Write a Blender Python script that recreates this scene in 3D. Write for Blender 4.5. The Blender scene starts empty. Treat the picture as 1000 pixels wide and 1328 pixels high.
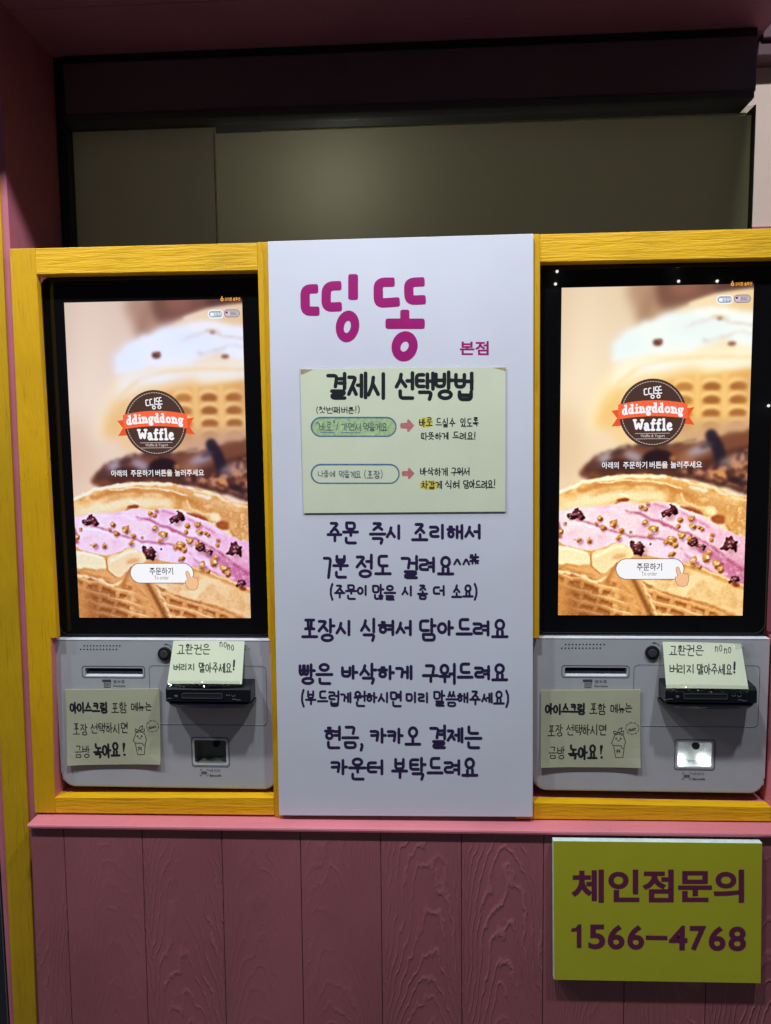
import bpy, bmesh, math, random
import numpy as np
from mathutils import Vector, Matrix

random.seed(7)
rng = np.random.default_rng(11)
S = bpy.context.scene
COL = S.collection
R_ = math.radians

# ------------------------------------------------------------------ camera
Z0 = 1.27                                   # height of the screens' lower edge above the pavement
FPX = 924.0                                 # focal length in pixels of the 1000 x 1328 photograph
CAM = Vector((.5948, -1.1783, .2842 + Z0))
YAW, PITCH, ROLL = -.0544, -.0881, -.0103
_f = Vector((math.sin(YAW) * math.cos(PITCH), math.cos(YAW) * math.cos(PITCH), math.sin(PITCH)))
_r = Vector((math.cos(YAW), -math.sin(YAW), 0))
_u = _r.cross(_f)
RIGHT = _r * math.cos(ROLL) + _u * math.sin(ROLL)
UP = _u * math.cos(ROLL) - _r * math.sin(ROLL)
FWD = _f
cd = bpy.data.cameras.new('camera')
cam = bpy.data.objects.new('camera', cd)
COL.objects.link(cam)
cam.matrix_world = Matrix(((RIGHT.x, UP.x, -FWD.x, CAM.x), (RIGHT.y, UP.y, -FWD.y, CAM.y),
                           (RIGHT.z, UP.z, -FWD.z, CAM.z), (0, 0, 0, 1)))
cd.sensor_fit = 'VERTICAL'
cd.sensor_height = 24.0
cd.lens = 24.0 * FPX / 1328.0
cd.clip_start, cd.clip_end = .02, 500
S.camera = cam

# ------------------------------------------------------------------ sky, lamps, exposure
W = bpy.data.worlds.new('World')
S.world = W
W.use_nodes = True
nt = W.node_tree
bg = nt.nodes['Background']
sky = nt.nodes.new('ShaderNodeTexSky')
sky.sky_type = 'NISHITA'
sky.sun_disc = False
sky.sun_elevation = R_(16)
sky.sun_rotation = R_(15)
nt.links.new(sky.outputs[0], bg.inputs[0])
bg.inputs[1].default_value = .05


def downlight(x, y, z, power, size=.09, col=(.90, .95, 1)):
    l = bpy.data.lights.new('canopy_downlight', 'AREA')
    l.shape = 'DISK'
    l.size = size
    l.energy = power
    l.color = col
    o = bpy.data.objects.new('canopy_downlight', l)
    COL.objects.link(o)
    o.location = (x, y, z + Z0)
    return o


# a row of downlights under the shop's canopy, above and behind the photographer's head
for lx, p in ((-1.35, 13), (-.45, 16.5), (.42, 17), (1.25, 16.5)):
    downlight(lx, -.75, 1.59, p)

S.view_settings.view_transform = 'Standard'
S.view_settings.look = 'None'
S.view_settings.exposure = 0
S.view_settings.gamma = 1


# ------------------------------------------------------------------ helpers
def un(px, py, y=0.):
    """point of the photograph on the wall-parallel plane at depth y"""
    d = FWD + RIGHT * ((px - 500) / FPX) - UP * ((py - 664) / FPX)
    t = (y - CAM.y) / d.y
    return CAM + d * t


def unx(px, py, x):
    d = FWD + RIGHT * ((px - 500) / FPX) - UP * ((py - 664) / FPX)
    t = (x - CAM.x) / d.x
    return CAM + d * t


ORG = {}


def thing(name, label, cat, loc, group=None):
    o = bpy.data.objects.new(name, None)
    COL.objects.link(o)
    o.empty_display_size = .05
    o.location = loc
    o['label'] = label
    o['category'] = cat
    if group:
        o['group'] = group
    ORG[o.name] = Vector(loc)
    return o


class MB:
    """collects geometry (world coordinates) and links it as ONE mesh object"""

    def __init__(s):
        s.v, s.f, s.m, s.sm = [], [], [], []

    def add(s, vs, fs, mi=0, smooth=False):
        b = len(s.v)
        s.v += [tuple(v) for v in vs]
        for f in fs:
            s.f.append(tuple(b + i for i in f))
            s.m.append(mi)
            s.sm.append(smooth)

    def bm(s, bm, mi=0, smooth=False):
        bm.verts.ensure_lookup_table()
        bm.verts.index_update()
        s.add([v.co for v in bm.verts], [[v.index for v in f.verts] for f in bm.faces], mi, smooth)
        bm.free()

    def box(s, x0, x1, y0, y1, z0, z1, bev=0, mi=0, seg=2):
        s.prism([(x0, z0), (x1, z0), (x1, z1), (x0, z1)], y0, y1, bev, mi, seg)

    def prism(s, poly, y0, y1, bev=0, mi=0, seg=2):
        """polygon in x,z (counter-clockwise seen from the street) pushed from y0 (front) to y1; z is above the screens' lower edge"""
        bm = bmesh.new()
        n = len(poly)
        a = [bm.verts.new((x, y0, z + Z0)) for x, z in poly]
        b = [bm.verts.new((x, y1, z + Z0)) for x, z in poly]
        bm.faces.new(a)
        bm.faces.new(b[::-1])
        for i in range(n):
            j = (i + 1) % n
            bm.faces.new((a[j], a[i], b[i], b[j]))
        bmesh.ops.recalc_face_normals(bm, faces=bm.faces)
        if bev:
            bmesh.ops.bevel(bm, geom=bm.edges[:], offset=bev, segments=seg, affect='EDGES', profile=.5)
        s.bm(bm, mi)

    def build(s, name, mats, parent=None, loc=None):
        org = ORG[parent.name] if parent else Vector(loc or (0, 0, 0))
        me = bpy.data.meshes.new(name)
        me.from_pydata([tuple(Vector(v) - org) for v in s.v], [], s.f)
        if not isinstance(mats, (list, tuple)):
            mats = [mats]
        for m in mats:
            me.materials.append(m)
        me.polygons.foreach_set('material_index', s.m)
        me.polygons.foreach_set('use_smooth', s.sm)
        me.update()
        o = bpy.data.objects.new(name, me)
        COL.objects.link(o)
        if parent:
            o.parent = parent
        else:
            o.location = org
        ORG[o.name] = org
        return o


def rrect(x0, x1, z0, z1, r, n=6, corners=(1, 1, 1, 1)):
    """rounded rectangle, counter-clockwise from lower left; corners = (ll, lr, ur, ul)"""
    out = []
    for k, (cx, cz, a0) in enumerate(((x0, z0, 180), (x1, z0, 270), (x1, z1, 0), (x0, z1, 90))):
        if not corners[k]:
            out.append((cx, cz))
            continue
        sx = 1 if cx == x0 else -1
        sz = 1 if cz == z0 else -1
        for i in range(n + 1):
            a = R_(a0 + 90 * i / n)
            out.append((cx + sx * r + r * math.cos(a), cz + sz * r + r * math.sin(a)))
    return out


def ring(mb, outer, inner, y0, y1, mi=0):
    """flat ring between two outlines of equal count, front at y0, back at y1"""
    n = len(outer)
    vs = [(x, y0, z + Z0) for x, z in outer] + [(x, y0, z + Z0) for x, z in inner] + \
         [(x, y1, z + Z0) for x, z in outer] + [(x, y1, z + Z0) for x, z in inner]
    fs = []
    for i in range(n):
        j = (i + 1) % n
        fs += [(i, j, n + j, n + i), (2 * n + j, 2 * n + i, i, j)[::-1], (n + i, n + j, 3 * n + j, 3 * n + i)]
    mb.add(vs, fs, mi)


# ------------------------------------------------------------------ materials
def s2l(c):
    return tuple(((v / 255) / 12.92 if v / 255 <= .04045 else ((v / 255 + .055) / 1.055) ** 2.4) for v in c)


def N(nt, kind, **kw):
    n = nt.nodes.new('ShaderNode' + kind)
    for k, v in kw.items():
        setattr(n, k, v)
    return n


def base_mat(name):
    m = bpy.data.materials.new(name)
    m.use_nodes = True
    return m, m.node_tree, m.node_tree.nodes['Principled BSDF']


def ramp(nt, src, p0, p1, c0=(0, 0, 0), c1=(1, 1, 1)):
    r = N(nt, 'ValToRGB')
    r.color_ramp.elements[0].position = p0
    r.color_ramp.elements[1].position = p1
    r.color_ramp.elements[0].color = (*c0, 1)
    r.color_ramp.elements[1].color = (*c1, 1)
    nt.links.new(src, r.inputs[0])
    return r.outputs[0]


def mixc(nt, fac, a, b):
    m = N(nt, 'Mix', data_type='RGBA')
    for sock, v in ((m.inputs[0], fac), (m.inputs[6], a), (m.inputs[7], b)):
        if hasattr(v, 'is_output'):
            nt.links.new(v, sock)
        elif isinstance(v, (int, float)):
            sock.default_value = v
        else:
            sock.default_value = (*v, 1)
    return m.outputs[2]


def noise(nt, scale, mapping=(1, 1, 1), detail=4, rough=.55, dist=0, coord='Object', off=(0, 0, 0)):
    tc = N(nt, 'TexCoord')
    mp = N(nt, 'Mapping')
    mp.inputs['Scale'].default_value = mapping
    mp.inputs['Location'].default_value = off
    nt.links.new(tc.outputs[coord], mp.inputs[0])
    n = N(nt, 'TexNoise')
    n.inputs['Scale'].default_value = scale
    n.inputs['Detail'].default_value = detail
    n.inputs['Roughness'].default_value = rough
    n.inputs['Distortion'].default_value = dist
    nt.links.new(mp.outputs[0], n.inputs[0])
    return n.outputs[0]


def bump(nt, b, src, strength=.3, dist=.002, prev=None):
    n = N(nt, 'Bump')
    n.inputs['Strength'].default_value = strength
    n.inputs['Distance'].default_value = dist
    nt.links.new(src, n.inputs['Height'])
    if prev is not None:
        nt.links.new(prev, n.inputs['Normal'])
    nt.links.new(n.outputs[0], b.inputs['Normal'])
    return n.outputs[0]


def plain(name, col, rough=.6, var=.06, scale=40, bmp=0, metal=0, spec=.5, coat=0):
    m, nt, b = base_mat(name)
    n = noise(nt, scale)
    c = mixc(nt, ramp(nt, n, .3, .7), tuple(v * (1 - var) for v in col), tuple(min(1, v * (1 + var)) for v in col))
    nt.links.new(c, b.inputs['Base Color'])
    b.inputs['Roughness'].default_value = rough
    b.inputs['Metallic'].default_value = metal
    b.inputs['Specular IOR Level'].default_value = spec
    b.inputs['Coat Weight'].default_value = coat
    if bmp:
        bump(nt, b, noise(nt, scale * 6), bmp, .0008)
    return m


def glow(name, col, strength=1.0, rough=.4):
    m, nt, b = base_mat(name)
    b.inputs['Base Color'].default_value = (.01, .01, .01, 1)
    b.inputs['Roughness'].default_value = rough
    b.inputs['Specular IOR Level'].default_value = .2
    b.inputs['Emission Color'].default_value = (*col, 1)
    b.inputs['Emission Strength'].default_value = strength
    return m


def painted_wood(name, col, along, gap, dirt, rough=.5, relief=.55, holes=True):
    """gloss paint over sawn wood; along = 'x' or 'z' grain"""
    m, nt, b = base_mat(name)
    st = (1.0, 14, 14) if along == 'x' else (14, 14, 1.0)
    g = noise(nt, 11, st, 7, .62, .6)
    g2 = noise(nt, 30, (1, 5, 5) if along == 'x' else (5, 5, 1), 5, .7, 1.2)
    big = noise(nt, 5, (1, 1, 1), 5, .6)
    c = mixc(nt, ramp(nt, big, .3, .72), tuple(v * .84 for v in col), tuple(min(1, v * 1.08) for v in col))
    c = mixc(nt, ramp(nt, g, .28, .44, (.75,) * 3, (0, 0, 0)), c, gap)
    chips = ramp(nt, noise(nt, 120, (1, 1, 1), 3, .6), .665, .71)
    patch = ramp(nt, noise(nt, 7, (1, 1, 1), 4), .55, .66)
    mm = N(nt, 'Math', operation='MULTIPLY')
    nt.links.new(chips, mm.inputs[0])
    nt.links.new(patch, mm.inputs[1])
    c = mixc(nt, mm.outputs[0], c, dirt)
    if holes:
        tc = N(nt, 'TexCoord')
        v = N(nt, 'TexVoronoi')
        v.inputs['Scale'].default_value = 13
        mpv = N(nt, 'Mapping')
        mpv.inputs['Scale'].default_value = (1, 0, 1)
        nt.links.new(tc.outputs['Object'], mpv.inputs[0])
        nt.links.new(mpv.outputs[0], v.inputs[0])
        c = mixc(nt, ramp(nt, v.outputs['Distance'], .014, .020, (1, 1, 1), (0, 0, 0)), c, (.012, .008, .006))
    nt.links.new(c, b.inputs['Base Color'])
    b.inputs['Roughness'].default_value = rough
    b.inputs['Specular IOR Level'].default_value = .35
    p = bump(nt, b, g, relief, .0040)
    bump(nt, b, g2, relief * .6, .0022, p)
    return m


M = {}
YEL = (.86, .47, .004)
M['yellow_h'] = painted_wood('yellow_paint_on_horizontal_grain', YEL, 'x', (.50, .26, .004), (.10, .06, .02))
M['yellow_v'] = painted_wood('yellow_paint_on_upright_grain', (.76, .41, .004), 'z', (.42, .22, .004), (.09, .05, .02))
M['yellow_post'] = painted_wood('yellow_paint_on_old_post', (.60, .35, .005), 'z', (.36, .22, .004), (.04, .03, .02))
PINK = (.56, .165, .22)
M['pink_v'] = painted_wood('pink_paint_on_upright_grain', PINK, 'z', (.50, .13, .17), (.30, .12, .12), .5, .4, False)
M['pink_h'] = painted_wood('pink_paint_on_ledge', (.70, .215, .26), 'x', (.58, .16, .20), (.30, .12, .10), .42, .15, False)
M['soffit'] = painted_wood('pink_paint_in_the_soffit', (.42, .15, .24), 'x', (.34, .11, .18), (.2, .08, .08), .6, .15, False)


def plank_mat():
    """dusky rose paint on flat-sawn boards: cathedral grain stands up through the paint"""
    m, nt, b = base_mat('dusky_rose_paint_on_flat_sawn_boards')
    geo = N(nt, 'NewGeometry')
    tc = N(nt, 'TexCoord')
    sep = N(nt, 'SeparateXYZ')
    nt.links.new(tc.outputs['Object'], sep.inputs[0])

    def math_(op, a, bb=None, cc=None):
        n = N(nt, 'Math', operation=op)
        for i, v in enumerate((a, bb, cc)):
            if v is None:
                continue
            if hasattr(v, 'is_output'):
                nt.links.new(v, n.inputs[i])
            else:
                n.inputs[i].default_value = v
        return n.outputs[0]
    rnd = geo.outputs['Random Per Island']
    wx = math_('FRACT', math_('DIVIDE', math_('ADD', sep.outputs[0], .022), .1343))     # 0..1 across a board
    cx = math_('MULTIPLY_ADD', math_('FRACT', math_('MULTIPLY', rnd, 7.31)), .8, .1)
    dx = math_('MULTIPLY', math_('SUBTRACT', wx, cx), .1343)
    zc = math_('MULTIPLY_ADD', math_('FRACT', math_('MULTIPLY', rnd, 3.77)), .9, -.3)
    dz = math_('MULTIPLY', math_('SUBTRACT', sep.outputs[2], sep.outputs[2], zc), .20)
    shift = N(nt, 'CombineXYZ')
    nt.links.new(math_('MULTIPLY', rnd, 37.0), shift.inputs[1])
    add = N(nt, 'VectorMath', operation='ADD')
    nt.links.new(tc.outputs['Object'], add.inputs[0])
    nt.links.new(shift.outputs[0], add.inputs[1])
    mp = N(nt, 'Mapping')
    mp.inputs['Scale'].default_value = (1.6, 1, .55)
    nt.links.new(add.outputs[0], mp.inputs[0])
    nz = N(nt, 'TexNoise')
    nz.inputs['Scale'].default_value = 9
    nz.inputs['Detail'].default_value = 3
    nt.links.new(mp.outputs[0], nz.inputs[0])
    sgn = math_('MULTIPLY_ADD', math_('GREATER_THAN', math_('FRACT', math_('MULTIPLY', rnd, 5.3)), .35), 2.0, -1.0)
    cyc = math_('ADD', math_('MULTIPLY', math_('MULTIPLY', dx, dx), 1150.0), math_('MULTIPLY', math_('MULTIPLY', sep.outputs[2], sgn), 17.0))
    cyc = math_('ADD', cyc, math_('MULTIPLY', nz.outputs[0], 5.5))
    cyc = math_('ADD', cyc, math_('MULTIPLY', noise(nt, 45, (1, 1, .5), 3, .6), 1.1))
    ph = math_('MULTIPLY', cyc, 6.2832)
    ridge = math_('POWER', math_('MULTIPLY_ADD', math_('SINE', ph), .5, .5), 6.0)
    patch = ramp(nt, noise(nt, 7, (1, 1, .5), 3, .5), .36, .60)
    amp = math_('MULTIPLY', patch, math_('MULTIPLY_ADD', math_('POWER', math_('FRACT', math_('MULTIPLY', rnd, 11.9)), 1.8), 1.0, .14))
    fine = noise(nt, 60, (3, 3, .25), 4, .6)
    spk = ramp(nt, noise(nt, 190, (1, 1, .8), 2), .66, .74)
    h = math_('ADD', math_('MULTIPLY', ridge, amp), math_('ADD', math_('MULTIPLY', fine, .45), math_('MULTIPLY', spk, .25)))
    big = noise(nt, 4, (1, 1, .6), 4)
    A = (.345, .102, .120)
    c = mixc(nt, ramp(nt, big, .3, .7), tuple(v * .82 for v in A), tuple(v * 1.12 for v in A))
    c = mixc(nt, ramp(nt, math_('MULTIPLY', ridge, amp), .25, 1.0, (0, 0, 0), (.35,) * 3), c, (.50, .20, .22))  # edge highlights put into the colour: raised grain mixed paler
    sc = ramp(nt, noise(nt, 300, (1, 1, .6), 2), .70, .76, (0, 0, 0), (.4,) * 3)
    c = mixc(nt, sc, c, (.42, .22, .24))
    nt.links.new(c, b.inputs['Base Color'])
    b.inputs['Roughness'].default_value = .55
    bump(nt, b, h, .75, .0016)
    return m


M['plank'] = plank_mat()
M['board_white'] = plain('white_plastic_board', (.69, .70, .79), .5, .05, 4, .05)
M['board_edge'] = plain('board_cut_edge', (.75, .74, .78), .6)
M['magenta'] = plain('magenta_vinyl', (.37, .004, .165), .45)
M['marker'] = plain('dark_violet_vinyl', (.024, .012, .066), .45, .1)
M['ink'] = plain('black_marker_ink', (.010, .012, .020), .5, .2)
M['pencil'] = plain('grey_blue_pencil', (.16, .20, .24), .8, .3, 300)
M['blue_pencil'] = plain('blue_colour_pencil', (.10, .19, .38), .8, .35, 300)
M['green_pencil'] = plain('green_colour_pencil', (.46, .64, .32), .8, .25, 160)
M['yellow_pencil'] = plain('yellow_colour_pencil', (.80, .68, .12), .8, .12, 200)
M['rose_pencil'] = plain('rose_colour_pencil', (.62, .20, .22), .8, .15, 200)
M['paper'] = plain('pale_green_paper', (.78, .83, .63), .8, .03, 14, .08)
M['sticky'] = plain('pale_yellow_green_sticky_note', (.66, .72, .52), .8, .03, 20, .05)
M['sticky_low'] = plain('khaki_sticky_note', (.47, .47, .315), .8, .04, 20, .05)
M['tape_brown'] = plain('yellowed_tape', (.45, .36, .20), .4, .3, 120)
M['lime'] = plain('lime_sign_face', (.47, .455, .018), .45, .04, 10, .03)
M['lime_edge'] = plain('white_foam_edge', (.62, .78, .74), .6, .15, 60)
M['maroon'] = plain('maroon_vinyl', (.135, .012, .06), .5)
M['silver'] = plain('silver_grey_moulded_plastic', (.44, .445, .465), .36, .03, 30, .03, 0, .5)
M['silver_lip'] = plain('pale_bevelled_plastic', (.58, .59, .62), .35)
M['groove'] = plain('dark_joint', (.05, .05, .055), .6)
M['black_plastic'] = plain('black_matt_plastic', (.012, .013, .018), .42, .1, 60)
M['navy_plastic'] = plain('blue_black_plastic', (.007, .008, .013), .25, .1, 60, 0, 0, .45)
M['bezel'] = plain('black_screen_glass', (.004, .004, .005), .012, .05, 8, 0, 0, .5)
M['bezel_line'] = plain('grey_bezel_seam', (.035, .036, .04), .35)
M['hole'] = plain('hole_dark', (.004, .004, .005), .8)
M['print'] = plain('grey_printed_legend', (.06, .06, .07), .6)
M['cavity'] = plain('scanner_pocket_plastic', (.16, .17, .14), .35)
M['frame_dark'] = plain('blue_black_aluminium', (.012, .014, .024), .45, .1, 30)
M['shutter'] = plain('dark_plum_shutter_box', (.13, .085, .115), .5, .12, 6, .03)
M['shutter_lip'] = plain('grey_shutter_lip', (.055, .055, .060), .75, .1, 20)
M['film_edge'] = plain('olive_film_edge', (.75, .74, .48), .5)
M['plaster'] = plain('cream_plaster', (.98, .76, .64), .75, .03, 12, .05)
M['pavement'] = plain('grey_pavement', (.16, .155, .15), .85, .2, 6, .3)
M['room'] = plain('dim_room_wall', (.55, .50, .42), .9, .1, 3)
M['door_dark'] = plain('black_door_frame', (.010, .012, .016), .3)


def glassy(name, tint, tfac, rough=.02):
    m, nt, b = base_mat(name)
    nt.nodes.remove(b)
    tr = N(nt, 'BsdfTransparent')
    tr.inputs[0].default_value = (*tint, 1)
    gl = N(nt, 'BsdfGlossy')
    gl.inputs['Roughness'].default_value = rough
    mx = N(nt, 'MixShader')
    mx.inputs[0].default_value = tfac
    nt.links.new(tr.outputs[0], mx.inputs[1])
    nt.links.new(gl.outputs[0], mx.inputs[2])
    nt.links.new(mx.outputs[0], nt.nodes['Material Output'].inputs[0])
    return m


M['laminate'] = glassy('clear_laminate', (.99, .99, .985), .03, .05)
M['tape'] = glassy('clear_sticky_tape', (.93, .94, .93), .09, .12)
M['pane'] = glassy('window_pane', (.86, .88, .84), .02, .03)
M['door_glass'] = plain('dark_door_glass', (.006, .008, .010), .08)


def film_mat(name='frosted_olive_film', dc=(.36, .33, .20), tc_=(.66, .62, .47)):
    m, nt, b = base_mat(name)
    nt.nodes.remove(b)
    d = N(nt, 'BsdfDiffuse')
    d.inputs[0].default_value = (*dc, 1)
    t = N(nt, 'BsdfTranslucent')
    t.inputs[0].default_value = (*tc_, 1)
    g = N(nt, 'BsdfGlossy')
    g.inputs['Roughness'].default_value = .25
    mx = N(nt, 'MixShader')
    mx.inputs[0].default_value = .5
    m2 = N(nt, 'MixShader')
    m2.inputs[0].default_value = .04
    nt.links.new(d.outputs[0], mx.inputs[1])
    nt.links.new(t.outputs[0], mx.inputs[2])
    nt.links.new(mx.outputs[0], m2.inputs[1])
    nt.links.new(g.outputs[0], m2.inputs[2])
    nt.links.new(m2.outputs[0], nt.nodes['Material Output'].inputs[0])
    return m


M['film'] = film_mat()


# ------------------------------------------------------------------ lettering: strokes
CHO = 'ㄱㄲㄴㄷㄸㄹㅁㅂㅃㅅㅆㅇㅈㅉㅊㅋㅌㅍㅎ'
JUNG = 'ㅏㅐㅑㅒㅓㅔㅕㅖㅗㅘㅙㅚㅛㅜㅝㅞㅟㅠㅡㅢㅣ'
JONG = ['', 'ㄱ', 'ㄲ', 'ㄱㅅ', 'ㄴ', 'ㄴㅈ', 'ㄴㅎ', 'ㄷ', 'ㄹ', 'ㄹㄱ', 'ㄹㅁ', 'ㄹㅂ', 'ㄹㅅ', 'ㄹㅌ', 'ㄹㅍ', 'ㄹㅎ', 'ㅁ', 'ㅂ', 'ㅂㅅ', 'ㅅ', 'ㅆ', 'ㅇ', 'ㅈ', 'ㅊ', 'ㅋ', 'ㅌ', 'ㅍ', 'ㅎ']


def circ(cx, cy, rx, ry, n=18):
    return [(cx + rx * math.cos(2 * math.pi * i / n + 1.57), cy + ry * math.sin(2 * math.pi * i / n + 1.57)) for i in range(n)] + ['closed']


CONS = {
    'ㄱ': [[(.02, .95), (.95, .95), (.78, 0)]], 'ㄴ': [[(.05, 1), (.05, .05), (1, .05)]],
    'ㄷ': [[(.95, 1), (.05, 1), (.05, .03), (1, .03)]],
    'ㄹ': [[(.03, 1), (.95, 1), (.95, .52), (.05, .52), (.05, 0), (1, 0)]],
    'ㅁ': [[(.03, .98), (.03, .02), (.97, .02), (.97, .98), (.03, .98)]],
    'ㅂ': [[(.05, 1), (.05, .02), (.95, .02), (.95, 1)], [(.05, .52), (.95, .52)]],
    'ㅅ': [[(.52, 1), (.42, .55), (.02, 0)], [(.46, .6), (.98, .02)]],
    'ㅇ': [circ(.5, .5, .46, .48)],
    'ㅈ': [[(.05, .97), (.92, .97), (.5, .5), (.02, 0)], [(.5, .5), (.98, .02)]],
    'ㅊ': [[(.36, 1.08), (.66, 1.06)], [(.05, .78), (.92, .78), (.5, .42), (.02, 0)], [(.5, .42), (.98, .02)]],
    'ㅋ': [[(.02, .95), (.95, .95), (.78, 0)], [(.05, .5), (.88, .52)]],
    'ㅌ': [[(.95, 1), (.05, 1), (.05, .03), (1, .03)], [(.05, .52), (.9, .52)]],
    'ㅍ': [[(.03, .97), (.97, .97)], [(.0, .03), (1, .03)], [(.3, .95), (.33, .05)], [(.7, .95), (.67, .05)]],
    'ㅎ': [[(.36, 1.05), (.64, 1.04)], [(.02, .76), (.98, .76)], circ(.5, .28, .36, .29)],
}
for d_, s_ in (('ㄲ', 'ㄱ'), ('ㄸ', 'ㄷ'), ('ㅃ', 'ㅂ'), ('ㅆ', 'ㅅ'), ('ㅉ', 'ㅈ')):
    CONS[d_] = s_ + s_


def cons(j):
    v = CONS.get(j, j)
    if isinstance(v, str):
        out = []
        for k, c in enumerate(v):
            for st in CONS[c]:
                out.append([p if p == 'closed' else (p[0] * .44 + .56 * k, p[1]) for p in st])
        return out
    return v


def vowel(j):
    st = []
    if j in 'ㅏㅐㅑㅒㅓㅔㅕㅖㅣ':
        if j in 'ㅐㅒㅔㅖ':
            xa, xb = (.18, .92) if j in 'ㅐㅒ' else (.42, .95)
            st += [[(xa, .93), (xa, .06)], [(xb, 1), (xb, 0)]]
        else:
            xa = {'ㅏ': .25, 'ㅑ': .25, 'ㅓ': .85, 'ㅕ': .85, 'ㅣ': .55}[j]
            st += [[(xa, 1), (xa, 0)]]
        ys = {'ㅏ': [.5], 'ㅐ': [.5], 'ㅓ': [.5], 'ㅔ': [.5], 'ㅣ': []}.get(j, [.66, .36])
        for y in ys:
            if j in 'ㅏㅑ':
                st.append([(xa, y), (1, y)])
            elif j in 'ㅐㅒ':
                st.append([(xa, y), (xb, y)])
            else:
                st.append([(-.12, y), (xa, y)])
    else:
        yl = {'ㅗ': .05, 'ㅛ': .05, 'ㅜ': .95, 'ㅠ': .95, 'ㅡ': .5}[j]
        st.append([(0, yl), (1, yl)])
        for x in {'ㅗ': [.5], 'ㅜ': [.52], 'ㅛ': [.32, .68], 'ㅠ': [.32, .68], 'ㅡ': []}[j]:
            st.append([(x, yl), (x, 1 if yl < .5 else 0)])
    return st


def put(sts, box):
    x0, y0, x1, y1 = box
    return [[p if p == 'closed' else (x0 + p[0] * (x1 - x0), y0 + p[1] * (y1 - y0)) for p in st] for st in sts]


def syllable(ch, squat=False):
    c = ord(ch) - 0xAC00
    a, b, f = CHO[c // 588], JUNG[c % 588 // 28], JONG[c % 28]
    f = {'ㅆ': 'ㅆ', 'ㄲ': 'ㄲ'}.get(f, f)
    mix = {'ㅘ': 'ㅗㅏ', 'ㅙ': 'ㅗㅐ', 'ㅚ': 'ㅗㅣ', 'ㅝ': 'ㅜㅓ', 'ㅞ': 'ㅜㅔ', 'ㅟ': 'ㅜㅣ', 'ㅢ': 'ㅡㅣ'}.get(b)
    o = []
    wide = .02 if a in 'ㄸㅃㅉㄲㅆ' else 0
    if mix:
        if f:
            o += put(cons(a), (.04, .66, .52, .98)) + put(vowel(mix[0]), (0, .40, .60, .60)) + put(vowel(mix[1]), (.66, .36, .98, 1)) + put(cons(f), (.18, 0, .9, .27))
        else:
            o += put(cons(a), (.04, .50, .54, .96)) + put(vowel(mix[0]), (0, .10, .62, .40)) + put(vowel(mix[1]), (.68, 0, .98, 1))
    elif b in 'ㅗㅛㅜㅠㅡ':
        if f:
            o += put(cons(a), (.2, .68, .8, 1)) + put(vowel(b), (0, .37, 1, .57)) + put(cons(f), (.16, 0, .86, .25))
        else:
            o += put(cons(a), (.2, .48, .8, 1)) + put(vowel(b), (0, .0 if b in 'ㅜㅠ' else .06, 1, .38))
            if squat:
                o = put(o, (.04, .12, .96, 1))
    else:
        v0 = .66 - (.1 if b in 'ㅐㅒㅔㅖ' else 0)
        if f:
            o += put(cons(a), (0, .47, v0 - .12 + wide, .95)) + put(vowel(b), (v0, .40, .98, 1.02)) + put(cons(f), (.18, 0, .92, .29))
        else:
            o += put(cons(a), (0, .14, v0 - .12 + wide, .86)) + put(vowel(b), (v0, 0, .98, 1))
            if squat:
                o = put(o, (0, .27, .96, .91))
    return o


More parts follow.
